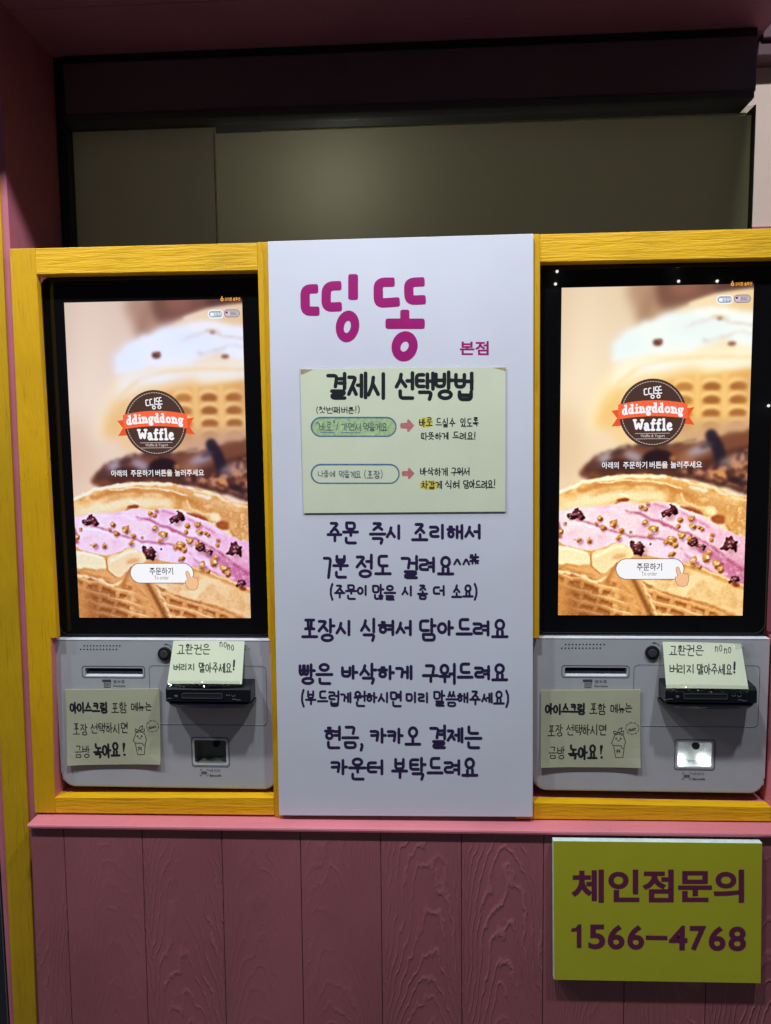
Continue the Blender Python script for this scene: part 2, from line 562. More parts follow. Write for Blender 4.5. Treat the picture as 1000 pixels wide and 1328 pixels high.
OTHER = {
    '(': (.34, [[(.75, 1.08), (.3, .75), (.3, .3), (.75, -.05)]]), ')': (.34, [[(.2, 1.08), (.7, .75), (.7, .3), (.2, -.05)]]),
    '!': (.36, [[(.5, 1.05), (.4, .32)], [(.36, .06), (.38, .02)]]), ',': (.4, [[(.3, .16), (.42, .08), (.2, -.12)]]),
    '7': (.62, [[(.1, .9), (.85, .9), (.6, .0)]]), '^': (.5, [[(.1, .55), (.5, .95), (.9, .55)]]),
    '/': (.4, [[(.9, 1), (.1, .1)]]), '"': (.4, [[(.2, 1.1), (.3, .85)], [(.65, 1.1), (.7, .85)]]),
    '#': (.6, [[(.3, .95), (.3, .4)], [(.65, 1), (.65, .42)], [(.05, .8), (.95, .82)], [(.05, .56), (.95, .58)], [(.1, .95), (.9, .42)]]),
    'n': (.6, [[(.15, .6), (.15, 0)], [(.15, .4), (.5, .62), (.8, .45), (.82, 0)]]), 'o': (.6, [circ(.5, .3, .38, .32)]),
    'd': (.72, [circ(.36, .31, .30, .29), [(.66, 1), (.66, .02)], [(.44, .98), (.66, .98)], [(.66, .03), (.88, .03)]]),
    'i': (.42, [[(.5, .62), (.5, .02)], [(.2, .60), (.5, .60)], [(.15, .03), (.85, .03)], [(.46, .93), (.5, .93)]]),
    'N': (.8, [[(.22, .62), (.22, .03)], [(.0, .6), (.22, .6)], [(.02, .03), (.42, .03)], [(.22, .42), (.5, .64), (.76, .48), (.76, .03)], [(.58, .03), (.96, .03)]]),
    'g': (.7, [circ(.42, .38, .30, .24), [(.62, .55), (.9, .6)], [(.3, .12), (.2, .02), (.75, -.05), (.72, -.26), (.3, -.3), (.12, -.16), (.3, -.03)]]),
    'O': (.72, [circ(.48, .31, .36, .29)]),
    'W': (1.15, [[(.08, .92), (.28, .05), (.5, .72), (.72, .05), (.92, .92)], [(0, .94), (.22, .94)], [(.78, .94), (1, .94)]]),
    'a': (.7, [circ(.34, .2, .24, .18), [(.14, .56), (.5, .64), (.64, .45), (.64, .04), (.88, .03)]]),
    'f': (.55, [[(.85, .92), (.55, 1), (.38, .8), (.38, .03)], [(.1, .62), (.78, .62)], [(.12, .03), (.7, .03)]]),
    'l': (.42, [[(.5, 1), (.5, .03)], [(.2, .98), (.5, .98)], [(.15, .03), (.88, .03)]]),
    'e': (.68, [[(.14, .34), (.82, .36), (.72, .58), (.4, .63), (.14, .4), (.2, .12), (.5, .0), (.84, .1)]]),
}


def adv(ch):
    if ch == ' ':
        return .4
    if ch in OTHER:
        return OTHER[ch][0]
    return 1.0


def round_poly(pts, r):
    if len(pts) < 3:
        return pts
    out = [pts[0]]
    for i in range(1, len(pts) - 1):
        p, a, b = np.array(pts[i]), np.array(pts[i - 1]), np.array(pts[i + 1])
        la, lb = np.linalg.norm(a - p) + 1e-9, np.linalg.norm(b - p) + 1e-9
        ra, rb = min(r, .45 * la), min(r, .45 * lb)
        q0, q1 = p + (a - p) / la * ra, p + (b - p) / lb * rb
        for t in (0, .25, .5, .75, 1):
            out.append(tuple((1 - t) ** 2 * q0 + 2 * t * (1 - t) * p + t * t * q1))
    out.append(pts[-1])
    return out


class Ink:
    """strokes and filled outlines in some flat drawing space, carried onto a surface by P(x, y, height)"""

    def __init__(s, P, h=.0003):
        s.P, s.h, s.mb, s.k = P, h, MB(), 0

    def ribbon(s, pts, w, w2=None, rk=.95, sq=1.):
        closed = pts[-1] == 'closed'
        if closed:
            pts = pts[:-1]
            p = np.array(pts, float)
        else:
            p = np.array(round_poly(pts, w * rk), float)
            keep = [0] + [i for i in range(1, len(p)) if np.linalg.norm(p[i] - p[i - 1]) > 1e-6]
            p = p[keep]
            if len(p) < 2:
                return
        n = len(p)
        if closed:
            t = np.roll(p, -1, 0) - np.roll(p, 1, 0)
        else:
            t = np.gradient(p, axis=0)
            t[0], t[-1] = p[1] - p[0], p[-1] - p[-2]
        t /= np.linalg.norm(t, axis=1)[:, None] + 1e-12
        nn = np.stack([-t[:, 1], t[:, 0]], 1)
        ww = np.full(n, w / 2) if w2 is None else np.linspace(w / 2, w2 / 2, n)
        L, Rr = p + nn * ww[:, None], p - nn * ww[:, None]
        s.k += 1
        lo = s.h + (s.k % 40) * 6e-6
        hi = lo + 6e-5
        vs = [s.P(*L[i], lo) for i in range(n)] + [s.P(*p[i], hi) for i in range(n)] + [s.P(*Rr[i], lo) for i in range(n)]
        fs = []
        for i in range(n if closed else n - 1):
            j = (i + 1) % n
            fs += [(i, j, n + j, n + i), (n + i, n + j, 2 * n + j, 2 * n + i)]
        if not closed:
            for e, sg in ((0, 1), (n - 1, -1)):
                base = len(vs)
                a0 = math.atan2(nn[e, 1], nn[e, 0])
                m_ = 7 if sq == 1 else 12
                for k in range(1, m_):
                    a = a0 + sg * math.pi * k / m_
                    ca, sa = math.cos(a - a0), math.sin(a - a0)
                    ca, sa = math.copysign(abs(ca) ** sq, ca), math.copysign(abs(sa) ** sq, sa) * (.72 if sq < 1 else 1)
                    vs.append(s.P(p[e, 0] + ww[e] * (ca * math.cos(a0) - sa * math.sin(a0)), p[e, 1] + ww[e] * (ca * math.sin(a0) + sa * math.cos(a0)), lo))
                seq = [e] + list(range(base, base + m_ - 1)) + [2 * n + e]
                for k in range(len(seq) - 1):
                    fs.append((n + e, seq[k], seq[k + 1]) if sg > 0 else (n + e, seq[k + 1], seq[k]))
        s.mb.add(vs, fs)

    def fill(s, poly, h=None):
        s.k += 1
        h = s.h + (s.k % 40) * 6e-6 if h is None else h
        cx, cy = np.mean(np.array(poly), 0)
        vs = [s.P(x, y, h) for x, y in poly]
        bm = bmesh.new()
        f = bm.faces.new([bm.verts.new(v) for v in vs])
        bmesh.ops.triangulate(bm, faces=[f])
        s.mb.bm(bm)

    def word(s, text, x0, x1, y0, y1, w, jit=.03, seed=0, slant=0, squat=False):
        """text written between x0..x1, top y0, bottom y1 (drawing space has y down)"""
        rr = random.Random(hash_(text) + seed)
        tot = sum(adv(c) for c in text) + .14 * (len(text) - 1)
        k = (x1 - x0) / tot
        x = x0
        hgt = y1 - y0
        for ch in text:
            a = adv(ch)
            if ch != ' ':
                sts = OTHER[ch][1] if ch in OTHER else syllable(ch, squat)
                jx, jy, js = rr.uniform(-jit, jit), rr.uniform(-jit, jit), 1 + rr.uniform(-jit, jit)
                for st in sts:
                    q = []
                    dj = (rr.uniform(-jit, jit) * .6, rr.uniform(-jit, jit) * .6)
                    for p in st:
                        if p == 'closed':
                            q.append(p)
                            continue
                        u = (p[0] + jx + dj[0]) * a * k
                        v = (p[1] + jy + dj[1]) * js
                        q.append((x + u + slant * v * hgt, y1 - v * hgt))
                    s.ribbon(q, w)
            x += (a + .14) * k

    def font(s, text, x0, x1, y0, y1, bold=0.0, arc=0):
        vs, fs = font_mesh(text, bold)
        lo, hi = vs.min(0), vs.max(0)
        s.k += 1
        out = []
        for x, y in vs:
            u = (x - lo[0]) / (hi[0] - lo[0])
            v = (y - lo[1]) / (hi[1] - lo[1])
            out.append(s.P(x0 + u * (x1 - x0), y1 - v * (y1 - y0) - arc * (1 - (2 * u - 1) ** 2), s.h + (s.k % 40) * 6e-6))
        s.mb.add(out, fs)

    def build(s, name, mat, parent):
        return s.mb.build(name, mat, parent)


def hash_(t):
    return sum((i + 1) * ord(c) for i, c in enumerate(t))


FONTS = {}


def font_mesh(text, bold):
    if (text, bold) in FONTS:
        return FONTS[text, bold]
    cu = bpy.data.curves.new('lettering', 'FONT')
    cu.body = text
    cu.offset = bold
    cu.resolution_u = 4
    o = bpy.data.objects.new('lettering', cu)
    COL.objects.link(o)
    dg = bpy.context.evaluated_depsgraph_get()
    me = bpy.data.meshes.new_from_object(o.evaluated_get(dg))
    vs = np.array([(v.co.x, v.co.y) for v in me.vertices])
    fs = [tuple(p.vertices) for p in me.polygons]
    bpy.data.objects.remove(o)
    bpy.data.curves.remove(cu)
    bpy.data.meshes.remove(me)
    FONTS[text, bold] = (vs, fs)
    return vs, fs


def zoomP(ox, oy, sc, y):
    """drawing space = an enlarged piece of the photograph, carried onto the wall-parallel plane y"""
    def P(zx, zy, h=0.):
        p = un(ox + zx / sc, oy + zy / sc, y)
        return (p.x, y - h, p.z)
    return P


# ------------------------------------------------------------------ the setting
def structure(mb, name, mat):
    o = mb.build(name, mat)
    o['kind'] = 'structure'
    return o


g = MB()
g.add([(-60, -60, 0), (60, -60, 0), (60, 40, 0), (-60, 40, 0)], [(0, 1, 2, 3)])
structure(g, 'pavement', M['pavement'])

# niche: pink left jamb, soffit, cream right jamb, dim room behind the window
SOF = 1.005
t = thing('wooden_jamb', 'pink painted wooden jamb board left of the dark window, upright grain', 'jamb', (-.10, .1, 0))
j = MB()
j.prism([(-.16, -1.27), (-.098, -1.27), (-.080, .1), (-.0795, SOF + .05), (-.16, SOF + .05)], -.0122, .30, .0008)
j.build('jamb_board', M['pink_v'], t)

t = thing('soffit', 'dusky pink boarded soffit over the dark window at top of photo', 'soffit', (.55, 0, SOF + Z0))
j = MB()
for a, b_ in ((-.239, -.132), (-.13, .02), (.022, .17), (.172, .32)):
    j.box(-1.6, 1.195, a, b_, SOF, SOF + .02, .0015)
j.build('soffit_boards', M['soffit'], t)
j = MB()
j.box(-1.6, 1.195, -.256, -.2395, SOF - .001, SOF + 1.3, .003)  # unseen height added to stop downlight leaking into the back room
j.build('fascia_light_stop', M['pink_h'], t)

t = thing('plaster_wall', 'cream plaster wall at right end of the dark window', 'wall', (1.5, .3, 0))
j = MB()
j.box(1.1815, 2.4, .235, .34, -1.27, 2.2)
j.build('plaster_face', M['plaster'], t)
j = MB()
j.box(1.1825, 2.4, .19, .2345, SOF - .030, SOF - .006, .002)
j.box(1.1965, 2.4, .18, .2342, SOF - .0055, SOF + .5, .002)  # added plate standing in for the soffit's dark end
j.build('moulding', plain('shade_pink_moulding', (.13, .055, .075), .6), t)  # soffit shade put into the colour: pink darkened here
j = MB()
j.box(1.1905, 2.4, .215, .2346, -1.27, .687, .001)
j.build('skirting_board', M['pink_v'], t)

# unseen dark wall added across the street, keeps sky out of the screen glass
t = thing('sky_blocker', 'dark wall added across the street to block sky reflections, with small lamps', 'light blocker', (0, -9.2, 0))
j = MB()
j.box(-14, 14, -9.6, -9.2, -1.27, 5.6)
j.build('blocker_wall', plain('dark_blocker_paint', (.06, .055, .06), .85, .2, 2), t)
bulb = glow('bulb_glow', (1, .98, .9), 28)
for bx_, bz_ in ((4.1, 4.03), (4.12, 3.82), (2.46, 3.99), (2.44, 3.82), (4.64, 3.81), (5.39, 2.1)):
    j = MB()
    bm = bmesh.new()
    bmesh.ops.create_uvsphere(bm, u_segments=12, v_segments=8, radius=.019, matrix=Matrix.Translation((bx_, -9.1, bz_)))
    j.bm(bm)
    j.build('lamp_bulb', bulb, t)

r = MB()
r.add([(-.3, .9, .9), (1.6, .9, .9), (1.6, .9, 2.6), (-.3, .9, 2.6)], [(0, 1, 2, 3)])
r.add([(-.3, .31, .9), (-.3, .9, .9), (-.3, .9, 2.6), (-.3, .31, 2.6)], [(0, 1, 2, 3)])
r.add([(1.6, .31, .9), (1.6, .9, .9), (1.6, .9, 2.6), (1.6, .31, 2.6)], [(0, 1, 2, 3)])
r.add([(-.3, .31, 2.6), (1.6, .31, 2.6), (1.6, .9, 2.6), (-.3, .9, 2.6)], [(0, 1, 2, 3)])
structure(r, 'back_room_wall', M['room'])

# shutter box and window
YB = .15
t = thing('shutter_box', 'dark plum roller shutter box above the olive window', 'shutter box', (.55, .2, .885 + Z0))
bx0, bx1 = un(92, 160, YB).x, un(981, 110, YB).x
j = MB()
j.box(bx0 - .010, bx1, YB, .30, .897, .988, .002)
j.build('box_casing', M['shutter'], t)
j = MB()
j.box(bx0 - .012, bx1 - .004, YB - .004, .24, .8830, .8965, .002)
j.build('bottom_lip', M['shutter_lip'], t)
j = MB()
j.box(bx0 - .012, bx1 + .002, YB + .006, .30, .9885, SOF - .001, .001)
j.build('top_gap_strip', M['frame_dark'], t)

t = thing('window', 'wide dark window with olive film under the shutter box', 'window', (.55, .2, .4 + Z0))
YW = .172
wx0, wx1 = un(97, 315, YW).x, un(974.5, 290, YW).x
j = MB()
j.box(-.0795, wx0, YW - .012, .25, .30, SOF - .001, .0015)
j.box(wx1, 1.1812, YW - .004, .25, .30, .8825, .0015)
j.box(wx0 + .0002, wx1 - .0002, YW - .002, .25, .30, .40, .0015)
j.build('window_frame', M['frame_dark'], t)
sp = un(277, 200, YW).x
j = MB()
j.add([(wx0, YW + .012, .40 + Z0), (sp + .002, YW + .012, .40 + Z0), (sp + .002, YW + .012, .8825 + Z0), (wx0, YW + .012, .8825 + Z0)], [(0, 1, 2, 3)])
j.build('frosted_pane', film_mat('frosted_brown_pane', (.33, .29, .215), (.52, .465, .365)), t)
j = MB()
j.add([(sp, YW + .010, .40 + Z0), (wx1, YW + .010, .40 + Z0), (wx1, YW + .010, .8705 + Z0), (sp, YW + .010, .8705 + Z0)], [(0, 1, 2, 3)])
j.build('frosted_film', M['film'], t)
j = MB()
e0 = un(337, 154, YW).x
j.box(e0, wx1 - .012, YW + .007, YW + .0095, .8705, .8735)
j.box(sp - .001, sp + .001, YW + .004, YW + .0095, .40, .8725)
j.build('film_edge', M['film_edge'], t)
j = MB()
j.box(wx0, wx1, YW + .001, YW + .0025, .40, .8825)
j.build('glass_pane', M['pane'], t)
lamp = bpy.data.lights.new('back_room_lamp', 'POINT')
lamp.energy = .36
lamp.shadow_soft_size = .05
lamp.color = (1, 1, .93)
lo = bpy.data.objects.new('back_room_lamp', lamp)
COL.objects.link(lo)
lo.location = (.435, YW + .15, .775 + Z0)
lamp = bpy.data.lights.new('film_fill_light', 'AREA')  # added fill light, no such panel; lights the film evenly from behind
lamp.shape = 'RECTANGLE'
lamp.size, lamp.size_y = 1.7, .8
lamp.energy = 1.15
lamp.color = (1, .96, .86)
lo = bpy.data.objects.new('film_fill_light', lamp)
COL.objects.link(lo)
lo.location = (.6, .88, .9 + Z0)
lo.rotation_euler = (R_(-90), 0, 0)

# left edge: old yellow post and the dark door beside it
t = thing('wooden_post', 'weathered yellow upright post at far left edge beside the dark door', 'post', (-.12, 0, 0))
j = MB()
j.prism([(-.156, -1.27), (-.116, -1.27), (-.1015, -.35), (-.0965, .14), (-.090, .70), (-.088, 1.0), (-.138, 1.0), (-.141, .3), (-.1455, -.14), (-.151, -.74)], -.0155, .06, .002)
j.build('post_timber', M['yellow_post'], t)
t = thing('glass_door', 'dark glossy door at bottom left corner beside the yellow post', 'door', (-.5, .02, 0))
j = MB()
j.box(-1.1, -.17, .028, .032, -1.2, .99)
j.build('door_glass', M['door_glass'], t)
j = MB()
j.box(-.20, -.158, .012, .05, -1.27, .998, .003)
j.box(-1.14, -1.1, .012, .05, -1.27, .998, .003)
j.box(-1.1, -.2, .014, .05, -1.265, -1.2, .003)
j.build('door_frame', M['door_dark'], t)
j = MB()
j.box(-.1785, -.1765, .009, .013, -1.26, .98, .0008)
j.build('door_seal', plain('grey_seal', (.12, .125, .13), .5), t)

# ------------------------------------------------------------------ counter front: ledge and boards
t = thing('wooden_counter', 'dusky pink boarded counter front with a lighter pink ledge', 'counter', (.55, -.03, 0))
YA = -.0505
zl, zr = -.3432, -.3345


def zled(x):
    return zl + (zr - zl) * (x + .08) / 1.24


j = MB()
bm = bmesh.new()
xs = [-.0795, .0, .36, .7, 1.0, 1.55]
top = []
pr = [(.12, 0), (-.0545, 0), (-.0570, -.0012), (-.0578, -.0035), (-.0572, -.0065), (-.0500, -.0072), (.12, -.0072)]
rows = [[bm.verts.new((x, y, zled(x) + dz + Z0)) for y, dz in pr] for x in xs]
for a, b_ in zip(rows, rows[1:]):
    for k in range(len(pr)):
        l = (k + 1) % len(pr)
        bm.faces.new((a[k], b_[k], b_[l], a[l]))
bm.faces.new(rows[0][::-1])
bm.faces.new(rows[-1])
bmesh.ops.recalc_face_normals(bm, faces=bm.faces)
j.bm(bm)
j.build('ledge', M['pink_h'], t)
j = MB()
grooves = [(-.0785, -.0865), (-.0205, -.0256), (.1155, .1093), (.2520, .2479), (.3853, .3834), (.5197, .5198), (.6534, .6544), (.7875, .7899), (.9195, .9261), (1.0535, 1.0563), (1.19, 1.195), (1.33, 1.34), (1.5, 1.5)]
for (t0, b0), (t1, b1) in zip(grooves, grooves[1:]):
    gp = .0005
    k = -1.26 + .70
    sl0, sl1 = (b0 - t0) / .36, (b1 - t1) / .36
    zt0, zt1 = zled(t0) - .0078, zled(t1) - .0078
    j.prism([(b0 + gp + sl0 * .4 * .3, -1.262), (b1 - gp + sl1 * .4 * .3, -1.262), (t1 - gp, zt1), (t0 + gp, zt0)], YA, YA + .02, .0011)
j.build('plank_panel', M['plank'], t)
j = MB()
j.box(-.075, 1.5, YA + .0035, YA + .06, -1.262, -.352)
j.build('backing', plain('dark_plum_groove', (.10, .035, .045), .8), t)

# ------------------------------------------------------------------ yellow frames
YF = -.025


def wooden_frame(label, L0, L1, in_up, in_low, r_up, r_low, r_out, top, bot, zb, split):
    """L0/L1 outer left edge at top/bottom; in_up/in_low inner left edges (top, bottom); all in metres"""
    t = thing('kiosk_surround', label, 'wooden frame', ((L0 + r_out) / 2, YF, bot + Z0), 'yellow wooden frames round the kiosks')
    zi = top[0]
    j = MB()
    j.prism([(L1, bot), (in_low[1], bot), (in_low[0], split), (in_up[1], split + .0002), (in_up[0], top[1]), (L0, top[1])], YF, -.0118, .0012)
    j.build('stile', M['yellow_v'], t)
    j = MB()
    j.prism([(r_low, bot), (r_out, bot), (r_out, top[1]), (r_up[0], top[1]), (r_up[1], split), (r_low, split - .0002)], YF, -.0118, .0012)
    j.build('stile', M['yellow_v'], t)
    j = MB()
    j.prism([(in_up[0] - .0002, top[0]), (r_up[0] + .0002, top[0] - .002), (r_up[0] + .0002, top[1] - .0006), (in_up[0] - .0002, top[1] - .0003)], YF + .0006, -.0012, .0010)
    j.build('top_rail', M['yellow_h'], t)
    j = MB()
    j.prism([(in_low[1] + .0003, bot), (r_low - .0003, bot + .003), (r_low - .0003, zb[1]), (in_low[1] + .0003, zb[0])], YF + .0006, -.004, .0012)
    j.build('bottom_rail', M['yellow_h'], t)
    # pink lining of the kiosk's recess
    j = MB()
    j.prism([(in_low[1] - .02, bot + .01), (in_low[1] + .0007, bot + .01), (in_low[0] + .0007, split - .001), (in_low[0] - .02, split - .001)], YF + .0022, .14)
    j.prism([(r_low - .0007, bot + .01), (r_low + .012, bot + .01), (r_low + .012, split - .001), (r_low - .0007, split - .001)], YF + .0022, .14)
    j.prism([(in_low[1] + .0012, zb[0] - .012), (r_low - .0012, zb[1] - .012), (r_low - .0012, zb[1] - .0006), (in_low[1] + .0012, zb[0] - .0006)], -.0035, .14)
    j.build('lining', M['pink_h'], t)
    return t


wooden_frame('yellow wooden frame round the left kiosk, beside the old yellow post', -.0741, -.0845, (-.0314, -.0290), (-.0390, -.0480), (.3316, .3340), .3368, .352,
             (.5725, .6140), -.3398, (-.3112, -.3050), -.030)
wooden_frame('yellow wooden frame round the right kiosk, above the lime sign', .745, .745, (.7776, .7816), (.7715, .7735), (1.160, 1.163), 1.1615, 1.205,
             (.5728, .6152), -.3355, (-.3062, -.3075), -.027)


# ------------------------------------------------------------------ the picture on the screens
PW, PH = 300, 533


def paint_picture():
    yy, xx = np.mgrid[0:PH, 0:PW]
    U, V = (xx + .5) / PW, (yy + .5) / PH
    X, Y = 113 + U * 600, 203 + V * 1046             # painting space
    sx = PW / 600

    def blur(a, s):
        s *= sx
        if s < .3:
            return a
        n = int(s * 3) + 1
        k = np.exp(-.5 * (np.arange(-n, n + 1) / s) ** 2)
        k /= k.sum()
        p = np.pad(a, ((n, n), (n, n)) + ((0, 0),) * (a.ndim - 2), mode='edge')
        p = sum(k[i] * p[i:i + a.shape[0]] for i in range(2 * n + 1))
        return sum(k[i] * p[:, i:i + a.shape[1]] for i in range(2 * n + 1))

    def nz(scale, octs=3):
        out = np.zeros((PH, PW))
        for o in range(octs):
            s = scale / 2 ** o
            gw, gh = int(600 / s) + 4, int(1046 / s) + 4
            gr = rng.random((gh, gw))
            fx, fy = (X - 113) / s + .3, (Y - 203) / s + .3
            ix, iy = fx.astype(int), fy.astype(int)
            tx, ty = fx - ix, fy - iy
            tx, ty = tx * tx * (3 - 2 * tx), ty * ty * (3 - 2 * ty)
            v = (gr[iy, ix] * (1 - tx) + gr[iy, ix + 1] * tx) * (1 - ty) + (gr[iy + 1, ix] * (1 - tx) + gr[iy + 1, ix + 1] * tx) * ty
            out += (v - .5) / 2 ** o
        return out

    def spline(pts, n=8):
        p = np.array(pts, float)
        m = len(p)
        out = []
        for i in range(m):
            a, b, c, d = p[(i - 1) % m], p[i], p[(i + 1) % m], p[(i + 2) % m]
            for t in np.arange(n) / n:
                out.append(.5 * ((2 * b) + (c - a) * t + (2 * a - 5 * b + 4 * c - d) * t * t + (3 * b - a - 3 * c + d) * t ** 3))
        return np.array(out)

    def mask(pts, soft=1.5, rough=0, rs=30, smooth=True):
        q = spline(pts) if smooth else np.array(pts, float)
        XX, YY = X, Y
        if rough:
            XX, YY = X + nz(rs) * rough, Y + nz(rs) * rough
        ins = np.zeros(X.shape, bool)
        for (x0, y0), (x1, y1) in zip(q, np.roll(q, -1, 0)):
            if y0 == y1:
                continue
            c = ((y0 > YY) != (y1 > YY)) & (XX < (x1 - x0) * (YY - y0) / (y1 - y0) + x0)
            ins ^= c
        return blur(ins.astype(float), soft)

    im = np.zeros((PH, PW, 3))

    def over(m, c, a=1.0):
        nonlocal im
        c = np.array(c, float)
        im = im * (1 - (m * a)[..., None]) + c * (m * a)[..., None]

    def blob(x, y, rx, ry, c, soft=10, a=1., ang=0):
        ca, sa = math.cos(ang), math.sin(ang)
        dx, dy = X - x, Y - y
        d = ((dx * ca + dy * sa) / rx) ** 2 + ((-dx * sa + dy * ca) / ry) ** 2
        over(blur((d < 1).astype(float), soft), c, a)

    def stroke(pts, w, c, soft=3, a=1., rough=0, rs=30):
        p = np.array(pts, float)
        XX, YY = (X + nz(rs) * rough, Y + nz(rs) * rough) if rough else (X, Y)
        best = np.full(X.shape, 1e9)
        for (x0, y0), (x1, y1) in zip(p, p[1:]):
            L2 = (x1 - x0) ** 2 + (y1 - y0) ** 2 + 1e-9
            t_ = np.clip(((XX - x0) * (x1 - x0) + (YY - y0) * (y1 - y0)) / L2, 0, 1)
            best = np.minimum(best, np.hypot(XX - x0 - t_ * (x1 - x0), YY - y0 - t_ * (y1 - y0)))
        over(blur((best < w / 2).astype(float), soft), c, a)

    # ---- backdrop
    im[:] = np.array((222, 200, 172))
    over(np.clip((Y - 203) / 640, 0, 1), (232, 205, 172))
    blob(115, 215, 170, 230, (203, 176, 146), 70, .7)
    blob(190, 430, 60, 260, (240, 222, 196), 60, .8)
    blob(130, 700, 60, 120, (214, 182, 146), 40, .8)
    # dark loaf at top, out of focus
    over(mask([(352, 190), (760, 180), (760, 300), (560, 262), (430, 300), (372, 330), (345, 280)], 17), (176, 138, 112))
    over(mask([(440, 180), (760, 180), (760, 240), (640, 236), (560, 250), (470, 272), (420, 262)], 12), (122, 82, 68))
    blob(500, 216, 44, 22, (150, 96, 80), 12, .8)
    blob(630, 214, 40, 18, (86, 56, 56), 10, .8)
    blob(700, 206, 50, 16, (72, 44, 44), 9, .8)
    blob(385, 262, 14, 55, (150, 112, 90), 14, .6, .3)
    # waffle lid behind cream
    over(mask([(470, 300), (520, 262), (600, 236), (690, 225), (780, 226), (780, 340), (600, 330)], 8), (236, 208, 160))
    stroke([(520, 262), (600, 238), (720, 224)], 10, (246, 228, 190), 5, .8)
    over(mask([(640, 250), (780, 240), (780, 320), (650, 300)], 14), (226, 190, 136), .8)
    # cream and pale waffle edge
    over(mask([(205, 640), (215, 560), (250, 490), (290, 440), (360, 405), (520, 385), (780, 385), (780, 520), (560, 500), (420, 520), (300, 560), (262, 640)], 18), (240, 222, 178))
    over(mask([(228, 640), (236, 590), (264, 540), (320, 505), (330, 560), (300, 640)], 16), (232, 180, 96), .75)
    cream = mask([(272, 430), (290, 375), (340, 335), (400, 305), (470, 285), (560, 268), (640, 282), (700, 300), (790, 310), (790, 400), (690, 400), (640, 385), (560, 398), (470, 412), (380, 424), (310, 440)], 9, 26, 60)
    over(cream, (228, 236, 240))
    blob(330, 385, 60, 36, (214, 230, 246), 20, .8, -.5)
    blob(540, 330, 110, 40, (216, 230, 248), 24, .8)
    blob(600, 288, 70, 12, (242, 240, 232), 8, .7)
    stroke([(500, 330), (560, 318), (640, 300)], 7, (214, 196, 168), 6, .7, 20, 40)
    stroke([(560, 372), (650, 358), (730, 352)], 7, (206, 186, 164), 6, .8, 22, 40)
    stroke([(590, 300), (680, 322), (760, 345)], 8, (206, 168, 120), 5, .75, 18, 30)
    blob(420, 378, 16, 11, (108, 62, 46), 4)
    blob(428, 372, 6, 5, (150, 90, 80), 2.5)
    blob(652, 386, 13, 7, (142, 84, 60), 4)
    blob(612, 308, 10, 6, (168, 120, 90), 4)
    over(mask([(300, 440), (420, 424), (560, 410), (780, 412), (780, 470), (560, 462), (420, 470), (330, 492), (285, 520)], 12), (236, 232, 214), .85)
    stroke([(270, 560), (300, 500), (360, 455), (450, 432), (580, 424), (720, 428)], 9, (238, 204, 140), 6, .9)
    stroke([(318, 545), (370, 498), (460, 474), (600, 470), (720, 476)], 7, (246, 222, 164), 6, .8)
    blob(440, 455, 90, 14, (228, 238, 250), 10, .6)
    over(mask([(286, 640), (300, 560), (350, 500), (420, 478), (560, 466), (560, 660), (420, 690), (300, 690)], 14), (236, 196, 132), .85)
    # waffle cells, out of focus
    over(mask([(395, 520), (470, 492), (560, 480), (790, 478), (790, 660), (640, 668), (520, 672), (430, 660), (392, 590)], 9), (226, 170, 92))
    for cx in (505, 592, 676, 748):
        for k, cy in enumerate((506, 548, 590, 630)):
            blob(cx, cy, 32, 17, (246, 206, 132), 5, .9)
            blob(cx + 2, cy + 12, 29, 15, (158, 92, 44) if cx > 540 else (186, 118, 56), 4.5, .95)
    for cx in (548, 634, 715):
        stroke([(cx, 482), (cx + 2, 660)], 14, (244, 202, 128), 7, .85)
    blob(720, 520, 40, 60, (198, 142, 80), 20, .45)
    over(mask([(410, 640), (560, 620), (790, 622), (790, 690), (560, 690), (420, 690)], 12), (204, 158, 112), .85)
    # chocolate
    over(mask([(182, 792), (196, 756), (236, 728), (310, 706), (420, 700), (560, 684), (700, 650), (790, 640), (790, 870), (640, 830), (480, 800), (340, 798), (230, 806)], 6, 16, 40), (122, 72, 52))
    over(mask([(196, 780), (230, 750), (300, 738), (430, 742), (560, 748), (700, 700), (790, 690), (790, 730), (640, 790), (460, 786), (300, 790)], 6, 14, 30), (84, 48, 40), .92)
    stroke([(520, 676), (600, 662), (700, 640), (760, 632)], 22, (200, 156, 120), 9, .8)
    stroke([(250, 726), (330, 706), (440, 704), (540, 690)], 7, (66, 42, 42), 5, .8, 20, 30)
    blob(255, 742, 32, 14, (176, 164, 176), 8, .9, -.5)
    blob(300, 722, 26, 10, (74, 52, 56), 6, .9, -.4)
    blob(352, 735, 32, 15, (166, 152, 164), 8, .9, .4)
    blob(386, 752, 12, 20, (60, 44, 54), 7, .9, .5)
    blob(430, 740, 48, 28, (44, 30, 36), 5)
    blob(310, 760, 50, 14, (66, 40, 40), 6, .9, .1)
    blob(520, 776, 60, 13, (70, 42, 38), 6, .9, .1)
    blob(226, 762, 26, 16, (92, 58, 54), 7, .9, -.4)
    blob(428, 768, 30, 14, (70, 44, 40), 6, .9)
    blob(448, 762, 10, 7, (214, 150, 80), 4)
    blob(476, 742, 10, 8, (198, 120, 62), 5)
    blob(520, 742, 30, 22, (150, 96, 72), 9)
    blob(560, 716, 40, 14, (172, 164, 180), 9, .85, -.3)
    stroke([(596, 670), (618, 708), (636, 768)], 38, (42, 34, 48), 5, .95)
    blob(582, 702, 24, 9, (74, 60, 72), 6, .8, -.3)
    blob(668, 752, 46, 18, (176, 146, 138), 9, .7, -.3)
    n1 = nz(14, 3)
    over(mask([(500, 760), (620, 770), (720, 700), (790, 690), (790, 840), (640, 822), (520, 796)], 8) * blur(np.clip(n1 * 4, 0, 1), 4), (206, 140, 104), .9)
